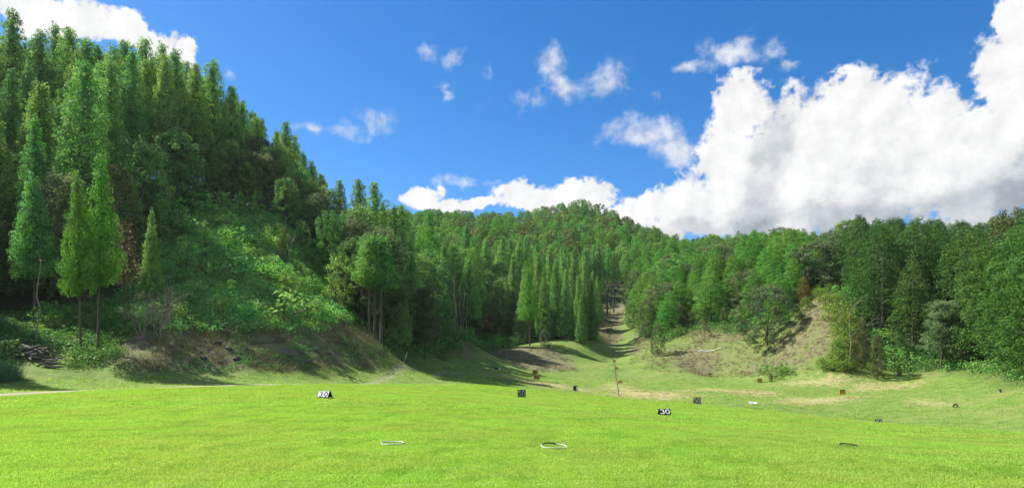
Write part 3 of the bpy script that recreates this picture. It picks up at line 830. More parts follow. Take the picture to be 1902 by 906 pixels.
SKY_LEFT = [(22, 18, 86), (-20, 40, 82), (68, 52, 84), (102, 45, 90), (130, 52, 86), (165, 72, 84), (205, 80, 86), (236, 72, 90), (266, 68, 92), (300, 84, 88), (328, 88, 92), (362, 120, 90), (395, 108, 94), (432, 155, 94), (452, 190, 96), (480, 215, 100), (528, 222, 98), (545, 250, 100), (580, 298, 100), (600, 330, 100)]
for i, (p, top, Y) in enumerate(SKY_LEFT):
    single('cedar', p, top, Y, 'cedar_tree', 'tall cedar on the skyline of the left hill', group='cedars on the left skyline', wide=.85); take(p, Y, 2.0)

GROVE = [(952, 470, 134, 0), (1000, 466, 134, 0), (1022, 452, 136, 0), (1044, 465, 133, 0), (1066, 452, 138, 0), (1084, 478, 140, 0), (1010, 492, 127, 0), (1050, 498, 126, 0), (972, 492, 129, 0), (1032, 478, 129, 0), (1076, 510, 130, 0), (1088, 505, 148, 0), (1098, 515, 137, 0), (1102, 500, 153, 0), (1110, 510, 162, 0), (1080, 545, 123, 0)]
for p, top, Y, v in GROVE:
    single('spire', p, top, Y, 'cedar_tree', 'dark pointed cedar in the grove behind the valley mound', group='cedars of the grove behind the mound', wide=.85); take(p, Y, 2)
single('lime', 984, 497, 121, 'cedar_tree', 'light green cedar at the front of the central grove', wide=.85, var=1); take(984, 121, 2)
single('spire', 1062, 560, 126, 'cedar_tree', 'small young cedar alone on the right of the valley mound', wide=.8); take(1062, 126, 2)
for p, top, Y in ((1090, 462, 168), (1104, 455, 170), (1113, 460, 169), (1128, 462, 176), (1140, 470, 180)):
    single('high', p, top, Y, 'cedar_tree', 'tall cedar with long bare trunk at the head of the gully', group='bare trunked cedars at the gully head', wide=.9); take(p, Y, 1.5)
for i, (p, Y) in enumerate(((836, 104), (842, 106), (848, 104.5), (854, 106), (859, 107), (866, 106), (850, 108))):
    single('pole', p, 500 + 9 * i, Y, 'bare_tree', 'leafless pale trunk in the clump beside the dark bank', 'bare tree', group='leafless trunks beside the dark bank', crown='crown'); take(p, Y, .8)
single('pole', 69, 462, 52, 'bare_tree', 'tall bare pale trunk standing right of the log pile', 'bare tree', var=0)
for p, Y, top in ((262, 54, 520), (285, 55, 540), (318, 56, 510), (300, 54.5, 545)):
    single('bare_shrub', p, top, Y, 'bare_shrub', 'leafless grey shrub at the foot of the left slope', 'bare shrub', group='leafless shrubs at the foot of the left slope')
single('bare', 540, 400, 74, 'bare_tree', 'leafless grey tree at the right edge of the shrubby slope', 'bare tree', var=1)
single('olive', 525, 420, 73, 'broadleaf_tree', 'thin olive brown tree at the right edge of the shrubby slope', wide=.4); take(525, 73, 1)
single('sapling', 628, 465, 72, 'sapling', 'young light green tree with thin stem before the dark wood', var=0)

# right hill
single('grey', 1425, 528, 97, 'broadleaf_tree', 'big grey green dome shaped tree at the head of the right clearing', wide=1.25); take(1425, 97, 4)
single('grey', 1378, 440, 165, 'broadleaf_tree', 'pale grey rounded tree high among the right hill cypresses', wide=1.2); take(1378, 165, 4)
single('grey', 1540, 425, 118, 'broadleaf_tree', 'tall grey broadleaf tree above the bare spur', wide=.75); take(1540, 118, 4)
single('olive', 1878, 385, 92, 'broadleaf_tree', 'brownish broadleaf tree on the right hill skyline', wide=.8); take(1878, 92, 4)
single('orange', 1494, 515, 103, 'conifer_tree', 'small orange tinged conifer beside the bare spur', wide=.9); take(1494, 103, 2)
single('pink', 1310, 585, 112, 'dry_shrub', 'dry reddish brown shrub at the edge of the right wood', 'shrub', crown='foliage', trunk='stem'); take(1310, 112, 2)
single('grey', 1222, 600, 109, 'broadleaf_tree', 'small dark grey tree alone on the grassy slope right of the gully', wide=.62); take(1222, 109, 2)
single('broad', 1168, 560, 146, 'broadleaf_tree', 'leafy tree leaning over the head of the gully, on its right', wide=.7); take(1168, 146, 3)
single('pine', 1748, 556, 77, 'pine_tree', 'drooping grey green pine at the edge of the right wood', var=1, wide=.95); take(1745, 71, 2)
single('bare', 1578, 545, 80, 'bare_tree', 'leafless grey tree on the right edge of the bare spur', 'bare tree', var=0)
single('olive', 1598, 590, 79, 'broadleaf_tree', 'half bare olive tree at the right foot of the bare spur', wide=.5); take(1598, 79, 2)
single('olive', 1630, 620, 77, 'broadleaf_tree', 'yellowish broadleaf shrub tree where the right wood begins', wide=.55); take(1630, 77, 2)
for p, top, Y in ((1200, 555, 128), (1235, 560, 126), (1265, 565, 124), (1290, 570, 122), (1215, 520, 145), (1245, 500, 160), (1275, 520, 150), (1345, 570, 116), (1180, 500, 170)):
    single('grey', p, top, Y, 'broadleaf_tree', 'greyish broadleaf tree along the foot of the wood right of the gully', group='greyish trees along the wood right of the gully', wide=.75); take(p, Y, 2)
for p, top, Y in ((1535, 530, 94), (1550, 545, 90), (1558, 575, 86), (1562, 605, 83), (1566, 635, 81), (1550, 655, 80), (1572, 655, 79), (1580, 665, 79), (1480, 560, 98), (1500, 545, 97), (1545, 520, 99), (1522, 525, 99), (1562, 540, 93), (1575, 590, 84), (1560, 620, 82), (1545, 640, 81.5), (1585, 625, 82), (1530, 655, 81), (1570, 560, 88), (1555, 590, 86)):
    single('yellow', p, top, Y, 'shrub', 'bright yellow green shrub on the spur of the right hill', 'shrub', group='yellow green shrubs on the right spur', crown='foliage', trunk='stem', wide=1.1)
single('weedy', 1435, 650, 85, 'shrub', 'low round green bush on the bare slope of the right hill', 'shrub', crown='foliage', trunk='stem', wide=.75)
single('grey', 1012, 612, 118, 'small_tree', 'small pale spreading tree on the valley mound', wide=1.0); take(1012, 118, 2)

# ------------------------------------------------------------------ woods: fill the stands tree by tree
SKYLINE = [(-300, 30), (0, 25), (60, 60), (130, 62), (180, 78), (270, 75), (330, 92), (395, 118), (430, 160), (470, 205), (520, 235), (550, 260), (590, 315), (630, 345), (700, 360), (735, 385), (760, 385), (790, 378), (860, 384), (960, 392), (1000, 385), (1020, 373), (1070, 366), (1110, 374), (1150, 394), (1200, 414), (1250, 430), (1285, 445), (1330, 430), (1400, 424), (1480, 420), (1525, 432), (1560, 414), (1590, 400), (1700, 402), (1780, 408), (1840, 404), (1870, 390), (1902, 386), (2300, 370)]
SKX, SKYY = np.array(SKYLINE, float).T

def scatter(poly, d, seed):
    r = R_(seed)
    P = np.array(poly); lo, hi = P.min(0), P.max(0)
    out, cell = [], {}
    for k in range(int((hi[0] - lo[0]) * (hi[1] - lo[1]) / d / d * 9)):
        x, y = lo + (hi - lo) * r.random(2)
        key = (int(x // d), int(y // d))
        if any((x - a) ** 2 + (y - b) ** 2 < d * d for i in (-1, 0, 1) for j in (-1, 0, 1) for (a, b) in cell.get((key[0] + i, key[1] + j), ())):
            continue
        cell.setdefault(key, []).append((x, y)); out.append((x, y))
    out = np.array(out)
    return out[in_poly(out[:, 0], out[:, 1], poly)]

STANDS = [
    # polygon, spacing, [(kind, weight)], height range, name, label, group
    (wp((-260, 58), (0, 62), (90, 62), (170, 66), (250, 78), (400, 92), (520, 96), (620, 100), (600, 128), (300, 128), (-260, 128)), 3.4, [('cedar', 6), ('cedar_dark', 2)], (17, 23),
     'cedar_tree', 'cedar in the dense stand covering the left hill', 'cedars of the left hill stand', .78),
    (wp((-420, 34), (-260, 38), (-60, 50), (-30, 58), (-200, 60), (-420, 52)), 4.2, [('cedar', 2), ('cedar_dark', 2)], (15, 19),
     'cedar_tree', 'tall cedar at the left picture edge', 'tall cedars at the left picture edge', .9),
    (wp((-260, 50), (-40, 53), (60, 57), (150, 60), (240, 66), (300, 72), (330, 80), (230, 78), (100, 66), (-260, 60)), 3.4, [('broad', 3), ('grey', 1), ('cedar_dark', 2)], (7, 13),
     'wood_edge_tree', 'dark tree in the shaded wood edge at the far left', 'trees of the shaded wood edge at the far left', .85),
    (wp((300, 82), (380, 88), (470, 89), (560, 87), (640, 83), (665, 90), (600, 102), (480, 102), (300, 94)), 3.0, [('broad', 5), ('grey', 1)], (6, 10),
     'broadleaf_tree', 'dark broadleaf tree filling the belt between the slope and the cedars', 'trees filling the belt below the left cedars', 1.0),
    (wp((742, 80), (790, 96), (835, 103), (880, 116), (930, 128), (950, 140), (1000, 150), (1085, 172), (1060, 185), (900, 160), (760, 140), (680, 108)), 4.0, [('cedar_dark', 4), ('cypress', 2), ('broad', 2)], (13, 19),
     'valley_tree', 'dark tree in the wood between the left hill and the central grove', 'dark trees left of the central grove', .9),
    (wp((1176, 162), (1200, 140), (1235, 122), (1290, 122), (1345, 116), (1400, 109), (1465, 103), (1500, 110), (1545, 106), (1565, 118), (1560, 175), (1400, 205), (1250, 230), (1180, 215)), 3.2, [('cypress', 12), ('broad', 1), ('grey', .6)], (7, 10.5),
     'cypress_tree', 'bright green cypress on the right hill', 'cypresses of the right hill slope', 1.45),
    (wp((1575, 96), (1615, 84), (1660, 80), (1750, 78), (1830, 70), (1905, 57), (2100, 50), (2250, 60), (2200, 140), (1800, 150), (1575, 170), (1570, 120)), 4.0, [('cypress_dark', 12), ('broad', 1)], (12.5, 16),
     'dark_cypress_tree', 'dense dark green cypress in the tall wood at the right', 'cypresses of the tall right wood', 1.15),
    (wp((700, 140), (800, 150), (900, 165), (1000, 180), (1085, 188), (1130, 200), (1190, 205), (1260, 235), (1330, 250), (1330, 350), (1100, 370), (900, 345), (660, 330)), 4.3, [('far_cypress', 6), ('far_broad', 4), ('far_grey', 1)], (6.2, 9),
     'hillside_tree', 'small rounded tree on the slopes of the far central hill', 'trees on the far central hill', 1.05),
]
FAR = len(STANDS) - 1
occ = np.full(2600, 2000.0)      # rows already covered by nearer trees, per column (offset 300)
cand = []
for si, (poly, d, kinds, hr, name, label, group, wide) in enumerate(STANDS):
    P = scatter(poly, d, 500 + si)
    Z = height(P[:, 0], P[:, 1])
    names = [k for k, w in kinds]; ws = np.array([w for k, w in kinds], float); ws /= ws.sum()
    r = R_(900 + si)
    for (x, y), z in zip(P, Z):
        if any((x - a) ** 2 + (y - b) ** 2 < q * q for a, b, q in TAKEN):
            continue
        k = names[r.choice(len(names), p=ws)]
        h = r.uniform(*hr) * (.7 if k in ('broad', 'grey') and hr[1] > 14 else 1)
        px = HX + F * x / y
        lim = np.interp(px, SKX, SKYY) + abs(r.normal()) * 14
        hmax = EYE + (HY - lim) / F * y - z
        if hmax < 3.0:
            continue
        cand.append((y, x, z, min(h, hmax), k, si))
cand.sort()
far_rest, n_far = [], 0
ADJ = {'cedar': 'green cedar', 'cedar_dark': 'dark green cedar', 'broad': 'leafy broadleaf tree', 'grey': 'greyish broadleaf tree', 'cypress': 'green cypress', 'cypress_dark': 'dark cypress',
       'far_cypress': 'small pointed conifer', 'far_broad': 'small rounded tree', 'far_grey': 'small olive rounded tree'}
ZONES = {   # what lies below or beside each stretch of a stand, by photo column; then rows that part top, middle and low
    'cedars of the left hill stand': ('on the left hill', [(90, 'above the log pile'), (230, 'behind the lime green cedars'), (400, 'above the shrubby slope'), (9999, 'toward the right shoulder')], (130, 240)),
    'tall cedars at the left picture edge': ('in the near wood', [(9999, 'at the left picture edge')], (0, 300)),
    'trees of the shaded wood edge at the far left': ('at the wood edge', [(60, 'left of the log pile'), (200, 'behind the lime cedars'), (9999, 'beside the shrubby slope')], (330, 450)),
    'trees filling the belt below the left cedars': ('below the cedars', [(420, 'over the left slope'), (9999, 'over the slope end')], (300, 380)),
    'dark trees left of the central grove': ('in the dark wood', [(800, 'beside the left bank corner'), (880, 'behind the leafless trunks'), (960, 'left of the central grove'), (9999, 'behind the central grove')], (430, 490)),
    'cypresses of the right hill slope': ('on the right hill', [(1240, 'above the gully'), (1340, 'above the whitish pipe'), (1440, 'above the grey dome tree'), (9999, 'above the bare spur')], (450, 500)),
    'cypresses of the tall right wood': ('in the tall right wood', [(1650, 'beside the bare spur'), (1730, 'left of the drooping pine'), (1800, 'behind the drooping pine'), (1870, 'nearing right edge'), (9999, 'at right edge')], (425, 480)),
    'trees on the far central hill': ('on the far hill', [(850, 'on its left shoulder'), (980, 'left of its summit'), (1130, 'under its summit'), (9999, 'on its right flank')], (420, 470)),
}
def stand_label(si, k, px, top):
    base, zones, (a, b) = ZONES[STANDS[si][6]]
    z = [w for (lim, w) in zones if px < lim][0]
    return '%s %s %s, %s' % (ADJ[k], base, z, 'high' if top < a else 'midway' if top < b else 'low')
made = {}
for (y, x, z, h, k, si) in cand:
    poly, d, kinds, hr, name, label, group, wide = STANDS[si]
    px = HX + F * x / y
    top = HY - (z + h - EYE) / y * F
    hw = 2.4 * F / y
    a, b = int(max(0, px - hw + 300)), int(min(2599, px + hw + 300))
    if b <= a or px < -260 or px > 2160:
        continue
    if px > -60 and px < 1962 and top > occ[a:b].min() - 2 and top > np.percentile(occ[a:b], 80) + 0:
        continue                     # nothing of it shows
    c0, c1 = int(max(0, px - hw * .6 + 300)), int(min(2599, px + hw * .6 + 300))
    occ[c0:c1] = np.minimum(occ[c0:c1], top + .22 * h / y * F)
    if si == FAR and n_far >= 290:
        far_rest.append((x, y, z, h)); continue
    n_far += si == FAR
    made[name] = made.get(name, 0) + 1
    tp = plant(k, x, y, h, name, label, 'tree', group, wide=wide * random.uniform(.85, 1.15))
    tp['label'] = stand_label(si, k, px, top)
print('TREES', made, 'far rest', len(far_rest))

def gn_scatter(name, P, rot, scale, protos, label, cat, kind='stuff'):
    """one object that sets copies of small meshes on the given points"""
    me = bpy.data.meshes.new(name)
    me.vertices.add(len(P)); me.vertices.foreach_set('co', np.ascontiguousarray(P, dtype=np.float32).ravel())
    a = me.attributes.new('rot', 'FLOAT_VECTOR', 'POINT'); a.data.foreach_set('vector', np.ascontiguousarray(rot, dtype=np.float32).ravel())
    a = me.attributes.new('scl', 'FLOAT', 'POINT'); a.data.foreach_set('value', np.ascontiguousarray(scale, dtype=np.float32).ravel())
    o = obj(name, me)
    ng = bpy.data.node_groups.new(name, 'GeometryNodeTree')
    ng.interface.new_socket('Geometry', in_out='INPUT', socket_type='NodeSocketGeometry')
    ng.interface.new_socket('Geometry', in_out='OUTPUT', socket_type='NodeSocketGeometry')
    N = ng.nodes; Lk = ng.links
    gi = N.new('NodeGroupInput'); go = N.new('NodeGroupOutput')
    m2p = N.new('GeometryNodeMeshToPoints'); Lk.new(gi.outputs[0], m2p.inputs[0])
    join = N.new('GeometryNodeGeometryToInstance')
    for pm in protos:
        po = bpy.data.objects.new(pm.name, pm)
        oi = N.new('GeometryNodeObjectInfo'); oi.inputs['Object'].default_value = po
        oi.inputs['As Instance'].default_value = False
        Lk.new(oi.outputs['Geometry'], join.inputs[0])
    iop = N.new('GeometryNodeInstanceOnPoints')
    Lk.new(m2p.outputs[0], iop.inputs['Points']); Lk.new(join.outputs[0], iop.inputs['Instance'])
    iop.inputs['Pick Instance'].default_value = True
    rv = N.new('FunctionNodeRandomValue'); rv.data_type = 'INT'
    rv.inputs['Min'].default_value = 0 if False else rv.inputs['Min'].default_value
    ri = [s for s in rv.inputs if s.type == 'INT']
    ri[0].default_value = 0; ri[1].default_value = len(protos) - 1
    Lk.new([s for s in rv.outputs if s.type == 'INT'][0], iop.inputs['Instance Index'])
    na = N.new('GeometryNodeInputNamedAttribute'); na.data_type = 'FLOAT_VECTOR'; na.inputs[0].default_value = 'rot'
    e2r = N.new('FunctionNodeEulerToRotation'); Lk.new(na.outputs[0], e2r.inputs[0]); Lk.new(e2r.outputs[0], iop.inputs['Rotation'])
    ns = N.new('GeometryNodeInputNamedAttribute'); ns.data_type = 'FLOAT'; ns.inputs[0].default_value = 'scl'
    Lk.new(ns.outputs[0], iop.inputs['Scale'])
    Lk.new(iop.outputs[0], go.inputs[0])
    md = o.modifiers.new('scatter', 'NODES'); md.node_group = ng
    tag(o, label, cat, kind=kind)
    return o

def normals_at(x, y, e=.4):
    dx = (height(x + e, y) - height(x - e, y)) / (2 * e); dy = (height(x, y + e) - height(x, y - e)) / (2 * e)
    return dx, dy
def tilt(x, y, spin, upright=0.0):
    """euler angles that spin a piece about its own axis and lay it on the slope"""
    dx, dy = normals_at(x, y); k = 1 - upright
    c_, s_ = np.cos(spin), np.sin(spin)
    ax = (dx * c_ + dy * s_) * k; ay = (-dx * s_ + dy * c_) * k
    return np.stack([np.arctan(ay), -np.arctan(ax), spin], -1)

if far_rest:
    FR = np.array(far_rest)
    me_list = [c[1] for c in LIB['far_cypress'] + LIB['far_broad'][:2] + LIB['far_grey'][:1]]
    rr = R_(77)
    gn_scatter('far_forest', FR[:, :3], np.stack([np.zeros(len(FR)), np.zeros(len(FR)), rr.random(len(FR)) * 6.28], -1), FR[:, 3] / 9.0, me_list,
               'mass of small tree crowns toward the top of the far central hill', 'forest')

# ------------------------------------------------------------------ lawn grass
def grass_patch(name, r, S=1.0, n=900, h=.05, w=.011, mat='grass', lean=.5):
    x = (r.random((n, 2)) - .5) * S
    th = r.random(n) * 6.283
    hh = h * (.5 + .9 * r.random(n)); ln = lean * hh * (.4 + r.random(n))
    phi_ = r.random(n) * 6.283
    ax = np.stack([np.cos(th), np.sin(th), 0 * th], -1) * (w * (.6 + .8 * r.random(n)))[:, None] * .5
    b = np.concatenate([x, np.zeros((n, 1))], 1)
    b[:, 2] -= .004
    tip = b + np.stack([np.cos(phi_) * ln, np.sin(phi_) * ln, hh], -1)
    V = np.stack([b - ax, b + ax, tip], 1).reshape(-1, 3)
    me = mesh_from(name, V, np.arange(3 * n), 3, smooth=False)
    patch = vnoise(x[:, 0] * 5 + 3, x[:, 1] * 5 + 3, 3)
    put_attr(me, 'tint', np.clip(.65 * r.random(n) + .45 * patch - .05, 0, 1), 'FACE')
    me.materials.append(M[mat])
    return me
rg = R_(600)
GP = [grass_patch('grass_patch%d' % i, R_(610 + i), 1.0, 2300, .036, .011) for i in range(4)]
GPF = [grass_patch('grass_patch_wide%d' % i, R_(620 + i), 2.4, 3000, .042, .026) for i in range(3)]
def lawn_points(y0, y1, step, jitter):
    ys = np.arange(y0, y1, step); P = []
    for y in ys:
        xs = np.arange(-.85 * y - 2, .85 * y + 2, step); P.append(np.stack([xs, np.full_like(xs, y)], -1))
    P = np.concatenate(P) + (rg.random((sum(map(len, P)), 2)) - .5) * jitter
    return P
P = lawn_points(7.0, 24, .72, .25)
P = P[poly_mask(P[:, 0], P[:, 1], LAWN, 1.0) > .5]
Z = height(P[:, 0], P[:, 1])
rot = tilt(P[:, 0], P[:, 1], rg.choice([0, 1, 2, 3], len(P)) * math.pi / 2 + rg.normal(size=len(P)) * .05)
lg = gn_scatter('lawn_grass', np.column_stack([P, Z]), rot, .9 + .3 * rg.random(len(P)), GP, 'short bright green grass of the driving range lawn near the tee', 'grass')
P = lawn_points(23.2, 64, 1.75, .5)
P = P[poly_mask(P[:, 0], P[:, 1], LAWN, 2.0) > .82]
Z = height(P[:, 0], P[:, 1]); rot = tilt(P[:, 0], P[:, 1], rg.choice([0, 1, 2, 3], len(P)) * math.pi / 2)
gn_scatter('lawn_grass', np.column_stack([P, Z]), rot, .9 + .3 * rg.random(len(P)), GPF, 'short bright green grass of the lawn farther from the tee', 'grass')

# ------------------------------------------------------------------ undergrowth and rough grass
def tuft_mesh(name, r, n=26, R=.35, size=.2, mat='weed', up=.5, h=.35):
    C = np.stack([R * r.normal(size=n) * .6, R * r.normal(size=n) * .6, h * r.random(n)], -1)
    N = r.normal(size=(n, 3)) * .7 + np.array([0, 0, up]) + C * .8
    me = leaf_mesh(name, C, N, size * (.6 + .8 * r.random(n)), size * .5, r.random(n), r); me.materials.append(M[mat]); return me
def blade_tuft(name, r, n=26, R=.25, h=.6, w=.03, mat='scrub', lean=.6):
    me = grass_patch(name, r, R * 2, n, h, w, mat, lean); return me
UG = [tuft_mesh('undergrowth%d' % i, R_(640 + i), 95, .55, .17, 'weed', .5, .5) for i in range(3)]
BS = [tuft_mesh('slope_leaves%d' % i, R_(650 + i), 120, .6, .18, 'vine', .5, .6) for i in range(3)]
SC = [blade_tuft('scrub%d' % i, R_(660 + i), 40, .35, .40, .03, 'scrub', 1.0) for i in range(3)]
SCT = [blade_tuft('tan_scrub%d' % i, R_(665 + i), 40, .35, .36, .035, 'tan', 1.1) for i in range(3)]
ST = [blade_tuft('straw%d' % i, R_(670 + i), 40, .4, .12, .04, 'straw', 2.4) for i in range(2)]
RG = [blade_tuft('rough_grass%d' % i, R_(680 + i), 60, .6, .14, .035, 'grass', .8) for i in range(2)]

def strew(name, poly, d, seed, protos, s0, s1, label, cat, keep=None):
    P = scatter(poly, d, seed)
    if keep is not None:
        P = P[keep(P[:, 0], P[:, 1])]
    r = R_(seed + 1)
    Z = height(P[:, 0], P[:, 1]); rot = tilt(P[:, 0], P[:, 1], r.random(len(P)) * 6.28, .3)
    return gn_scatter(name, np.column_stack([P, Z - .03]), rot, s0 + (s1 - s0) * r.random(len(P)), protos, label, cat)

LOGX, LOGY = W(66, 49.2)
def off_logs(x, y):
    t_ = (x / y - LOGX / LOGY) * 49.2
    return ~((np.abs(t_) < 2.3) & (y > 46.2) & (y < 51.2))
SLOPE = wp((215, 55), (320, 55.5), (400, 57), (500, 59.5), (600, 63.5), (650, 70), (655, 76), (620, 80), (570, 84), (480, 87), (380, 84), (300, 74), (230, 66))
strew('slope_creepers', SLOPE, .52, 700, BS, .7, 1.25, 'creepers and leafy scrub matting the left hillside', 'creepers')
EDGE_L = wp((-250, 40), (-50, 44), (60, 47.5), (130, 48), (215, 50.5), (260, 57), (230, 62), (100, 60), (-250, 56))
strew('undergrowth', EDGE_L, .55, 710, UG, .7, 1.6, 'dark green weeds under the trees at the far left', 'undergrowth', off_logs)
strew('slope_tall_grass', SLOPE, 1.3, 705, SC, 1.2, 3.0, 'tall dry grass stems among the shrubs of the left slope', 'grass', lambda x, y: fbm(x * .3, y * .3, 3, 23) > .0)
strew('bank_weeds', LEFT_BANK, .52, 725, UG, .35, .9, 'green weeds on the cut bank below the left slope', 'weeds', lambda x, y: fbm(x * .45, y * .45, 3, 27) > -.02)
strew('bank_scrub', LEFT_BANK, .5, 720, SC, .6, 1.5, 'dry scrubby grass on the cut bank below the left slope', 'scrub', lambda x, y: fbm(x * .5, y * .5, 3, 21) > -.06)
EDGE_V = wp((655, 72), (735, 74), (775, 84), (830, 96), (880, 108), (930, 122), (1000, 128), (1080, 150), (1080, 170), (940, 140), (820, 112), (740, 92), (650, 82))
strew('valley_undergrowth', EDGE_V, .85, 730, UG, 1.0, 2.2, 'dark undergrowth along the wood edge left of the valley', 'undergrowth')
EDGE_R = wp((1175, 150), (1230, 117), (1290, 118), (1400, 107), (1470, 100), (1500, 104), (1545, 100), (1570, 93), (1600, 84), (1640, 80), (1750, 76.5), (1830, 68.5), (1905, 55.5), (2150, 48), (2150, 54), (1910, 62), (1830, 76), (1640, 88), (1560, 102), (1480, 112), (1290, 126), (1190, 150))
strew('right_undergrowth', EDGE_R, .95, 740, UG, 1.0, 2.4, 'undergrowth along the foot of the right wood', 'undergrowth')
for i, pl in enumerate(RIGHT_BARE):
    strew('spur_scrub', pl, .75, 750 + i, SCT, .5, 1.3, ('dry scrub on the bare slope below the right wood', 'dry scrub on the bare spur of the right hill', 'dry scrub beside the gully on its right', 'dry scrub under the big grey tree on the right slope')[i], 'scrub', lambda x, y: fbm(x * .4, y * .4, 3, 31) > -.02)
for i, pl in enumerate(MOUND_BARE_GULLY_SHADE):
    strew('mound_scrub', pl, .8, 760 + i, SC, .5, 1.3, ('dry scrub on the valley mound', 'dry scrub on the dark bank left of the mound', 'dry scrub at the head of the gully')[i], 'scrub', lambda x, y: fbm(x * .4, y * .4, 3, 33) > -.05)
for i, pl in enumerate(STRAW):
    strew('straw_litter', pl, .7, 770 + i, ST, .6, 1.5, 'patches of pale dry straw on the valley floor', 'straw', lambda x, y: fbm(x * .6, y * .6, 3, 41) > .0)
ROUGH = wp((880, 72), (1050, 60), (1150, 56), (1290, 51), (1500, 44), (1620, 41), (1900, 34), (2100, 32), (2100, 44), (1905, 54), (1830, 66), (1750, 74), (1640, 79), (1500, 80), (1300, 92), (1150, 96), (1000, 98), (880, 90))
strew('rough_grass', ROUGH, .95, 790, RG, .6, 1.3, 'rough grass of the valley floor beyond the lawn', 'grass')

strew('slope_dry_grass', RSLOPE, .62, 795, SCT, .35, 1.0, 'coarse dry grass of the right slope', 'grass', lambda x, y: fbm(x * .35, y * .35, 4, 51) > -.08)
strew('slope_green_grass', RSLOPE, 1.5, 797, RG, .8, 1.8, 'green grass tufts of the right slope', 'grass', lambda x, y: fbm(x * .35, y * .35, 4, 51) < .04)
VERGE = wp((-200, 29), (0, 31.5), (300, 42), (560, 48.5), (740, 60), (850, 62), (930, 66), (930, 96), (860, 97), (790, 90), (745, 70), (600, 57.5), (400, 50.5), (130, 46.5), (-200, 38))
strew('verge_grass', VERGE, .7, 799, RG, .5, 1.2, 'grass of the verge between the lawn and the left bank', 'grass', lambda x, y: masks(x, y)[3] < .35)
# individual shrubs on the left slope and at wood edges
for si, (poly, d, kinds, h0, h1, name, label, group) in enumerate((
    (SLOPE, 1.9, ['vine', 'shrub', 'weedy', 'sapling', 'shrub', 'sapling'], 1.1, 3.0, 'shrub', 'leafy green shrub on the overgrown left slope', 'shrubs of the overgrown left slope'),
    (EDGE_L, 2.6, ['weedy', 'shrub', 'weedy'], 1.0, 2.4, 'shrub', 'weedy dark shrub under the trees at the far left', 'shrubs under the far left trees'),
    (EDGE_V, 3.6, ['weedy', 'shrub'], 1.5, 3.4, 'shrub', 'dark shrub along the wood edge left of the valley', 'shrubs along the left valley edge'),
    (EDGE_R, 4.4, ['shrub', 'weedy'], 1.5, 3.2, 'shrub', 'green shrub along the foot of the right wood', 'shrubs along the foot of the right wood'))):
    r = R_(820 + si)
    P = scatter(poly, d, 810 + si)
    for (x, y) in P:
        px = HX + F * x / y
        if px < -60 or px > 1960: continue
        if any((x - a) ** 2 + (y - b) ** 2 < 1.0 for a, b, q in TAKEN): continue
        if si == 1 and not off_logs(np.array(x), np.array(y)): continue
        k = kinds[r.integers(len(kinds))]
        plant(k, x, y, r.uniform(h0, h1) * (1.5 if k == 'sapling' else 1), 'sapling' if k == 'sapling' else name,
              'young broadleaf sapling on the overgrown left slope' if k == 'sapling' else label, 'shrub', 'saplings of the overgrown left slope' if k == 'sapling' else group, wide=r.uniform(.9, 1.4),
              crown='crown' if k == 'sapling' else 'foliage', trunk='trunk' if k == 'sapling' else 'stem')


# ------------------------------------------------------------------ rocks and dead branches on the left bank
def rock_mesh(name, r):
    n, m_ = 10, 7
    V, Fc = [], []
    for i in range(m_):
        ph = math.pi * (i + .5) / m_
        for k in range(n):
            th = 6.283 * k / n; q = .75 + .4 * r.random()
            V.append((math.sin(ph) * math.cos(th) * q, math.sin(ph) * math.sin(th) * q * .8, math.cos(ph) * q * .6))
    for i in range(m_ - 1):
        for k in range(n):
            Fc.append((i * n + k, (i + 1) * n + k, (i + 1) * n + (k + 1) % n, i * n + (k + 1) % n))
    me = mesh_from(name, np.array(V), np.array(Fc), 4, smooth=False); me.materials.append(M['rock']); return me
ROCKS = [rock_mesh('rock%d' % i, R_(830 + i)) for i in range(4)]
r = R_(840)
for (px, Y) in ((372, 53.5), (390, 54.5), (410, 53), (425, 55), (380, 52.5), (440, 54), (455, 55.5), (470, 54.6), (405, 55.5), (540, 57.5), (556, 58.5), (572, 58), (590, 60), (360, 54.2), (610, 60.5), (488, 56)):
    x, y = W(px, Y)
    o = obj('rock', ROCKS[r.integers(4)], None, None, (x, y, hz(x, y) + .02)); s_ = r.uniform(.16, .42)
    o.scale = (s_ * 1.3, s_, s_ * .8); o.rotation_euler = (r.normal() * .3, r.normal() * .3, r.random() * 6.28)
    tag(o, 'dark rock half buried in the cut bank on the left', 'rock', 'rocks in the left cut bank')
def branch_mesh(name, r, L, rad, forks=3):
    p0 = np.array([-L / 2, 0, 0]); p1 = np.array([L / 2, .1 * r.normal() * L, .06 * L])
    mid = (p0 + p1) / 2 + r.normal(size=3) * .05 * L
    items = [([p0, mid, p1], [rad, rad * .8, rad * .35])]
    for k in range(forks):
        f = .3 + .6 * r.random(); b = p0 + (p1 - p0) * f
        items.append(([b, b + np.array([.18 * L, .22 * L * r.normal(), .1 * L * r.random()])], [rad * .5, rad * .2]))
    return tubes_mesh(name, items, 5)
BR = [branch_mesh('fallen_branch%d' % i, R_(850 + i), 2.2, .035) for i in range(4)]
for b in BR: b.materials.append(M['twig'])
PB = scatter(LEFT_BANK, 3.0, 861)
for (x, y) in PB:
    o = obj('fallen_branch', BR[r.integers(4)], None, None, (x, y, hz(x, y) + .08)); o.rotation_euler = (0, r.normal() * .25, r.random() * 6.28)
    o.scale = (r.uniform(.5, 1.2),) * 3
    tag(o, 'dry fallen branch lying on the cut bank on the left', 'branch', 'dry branches on the left cut bank')

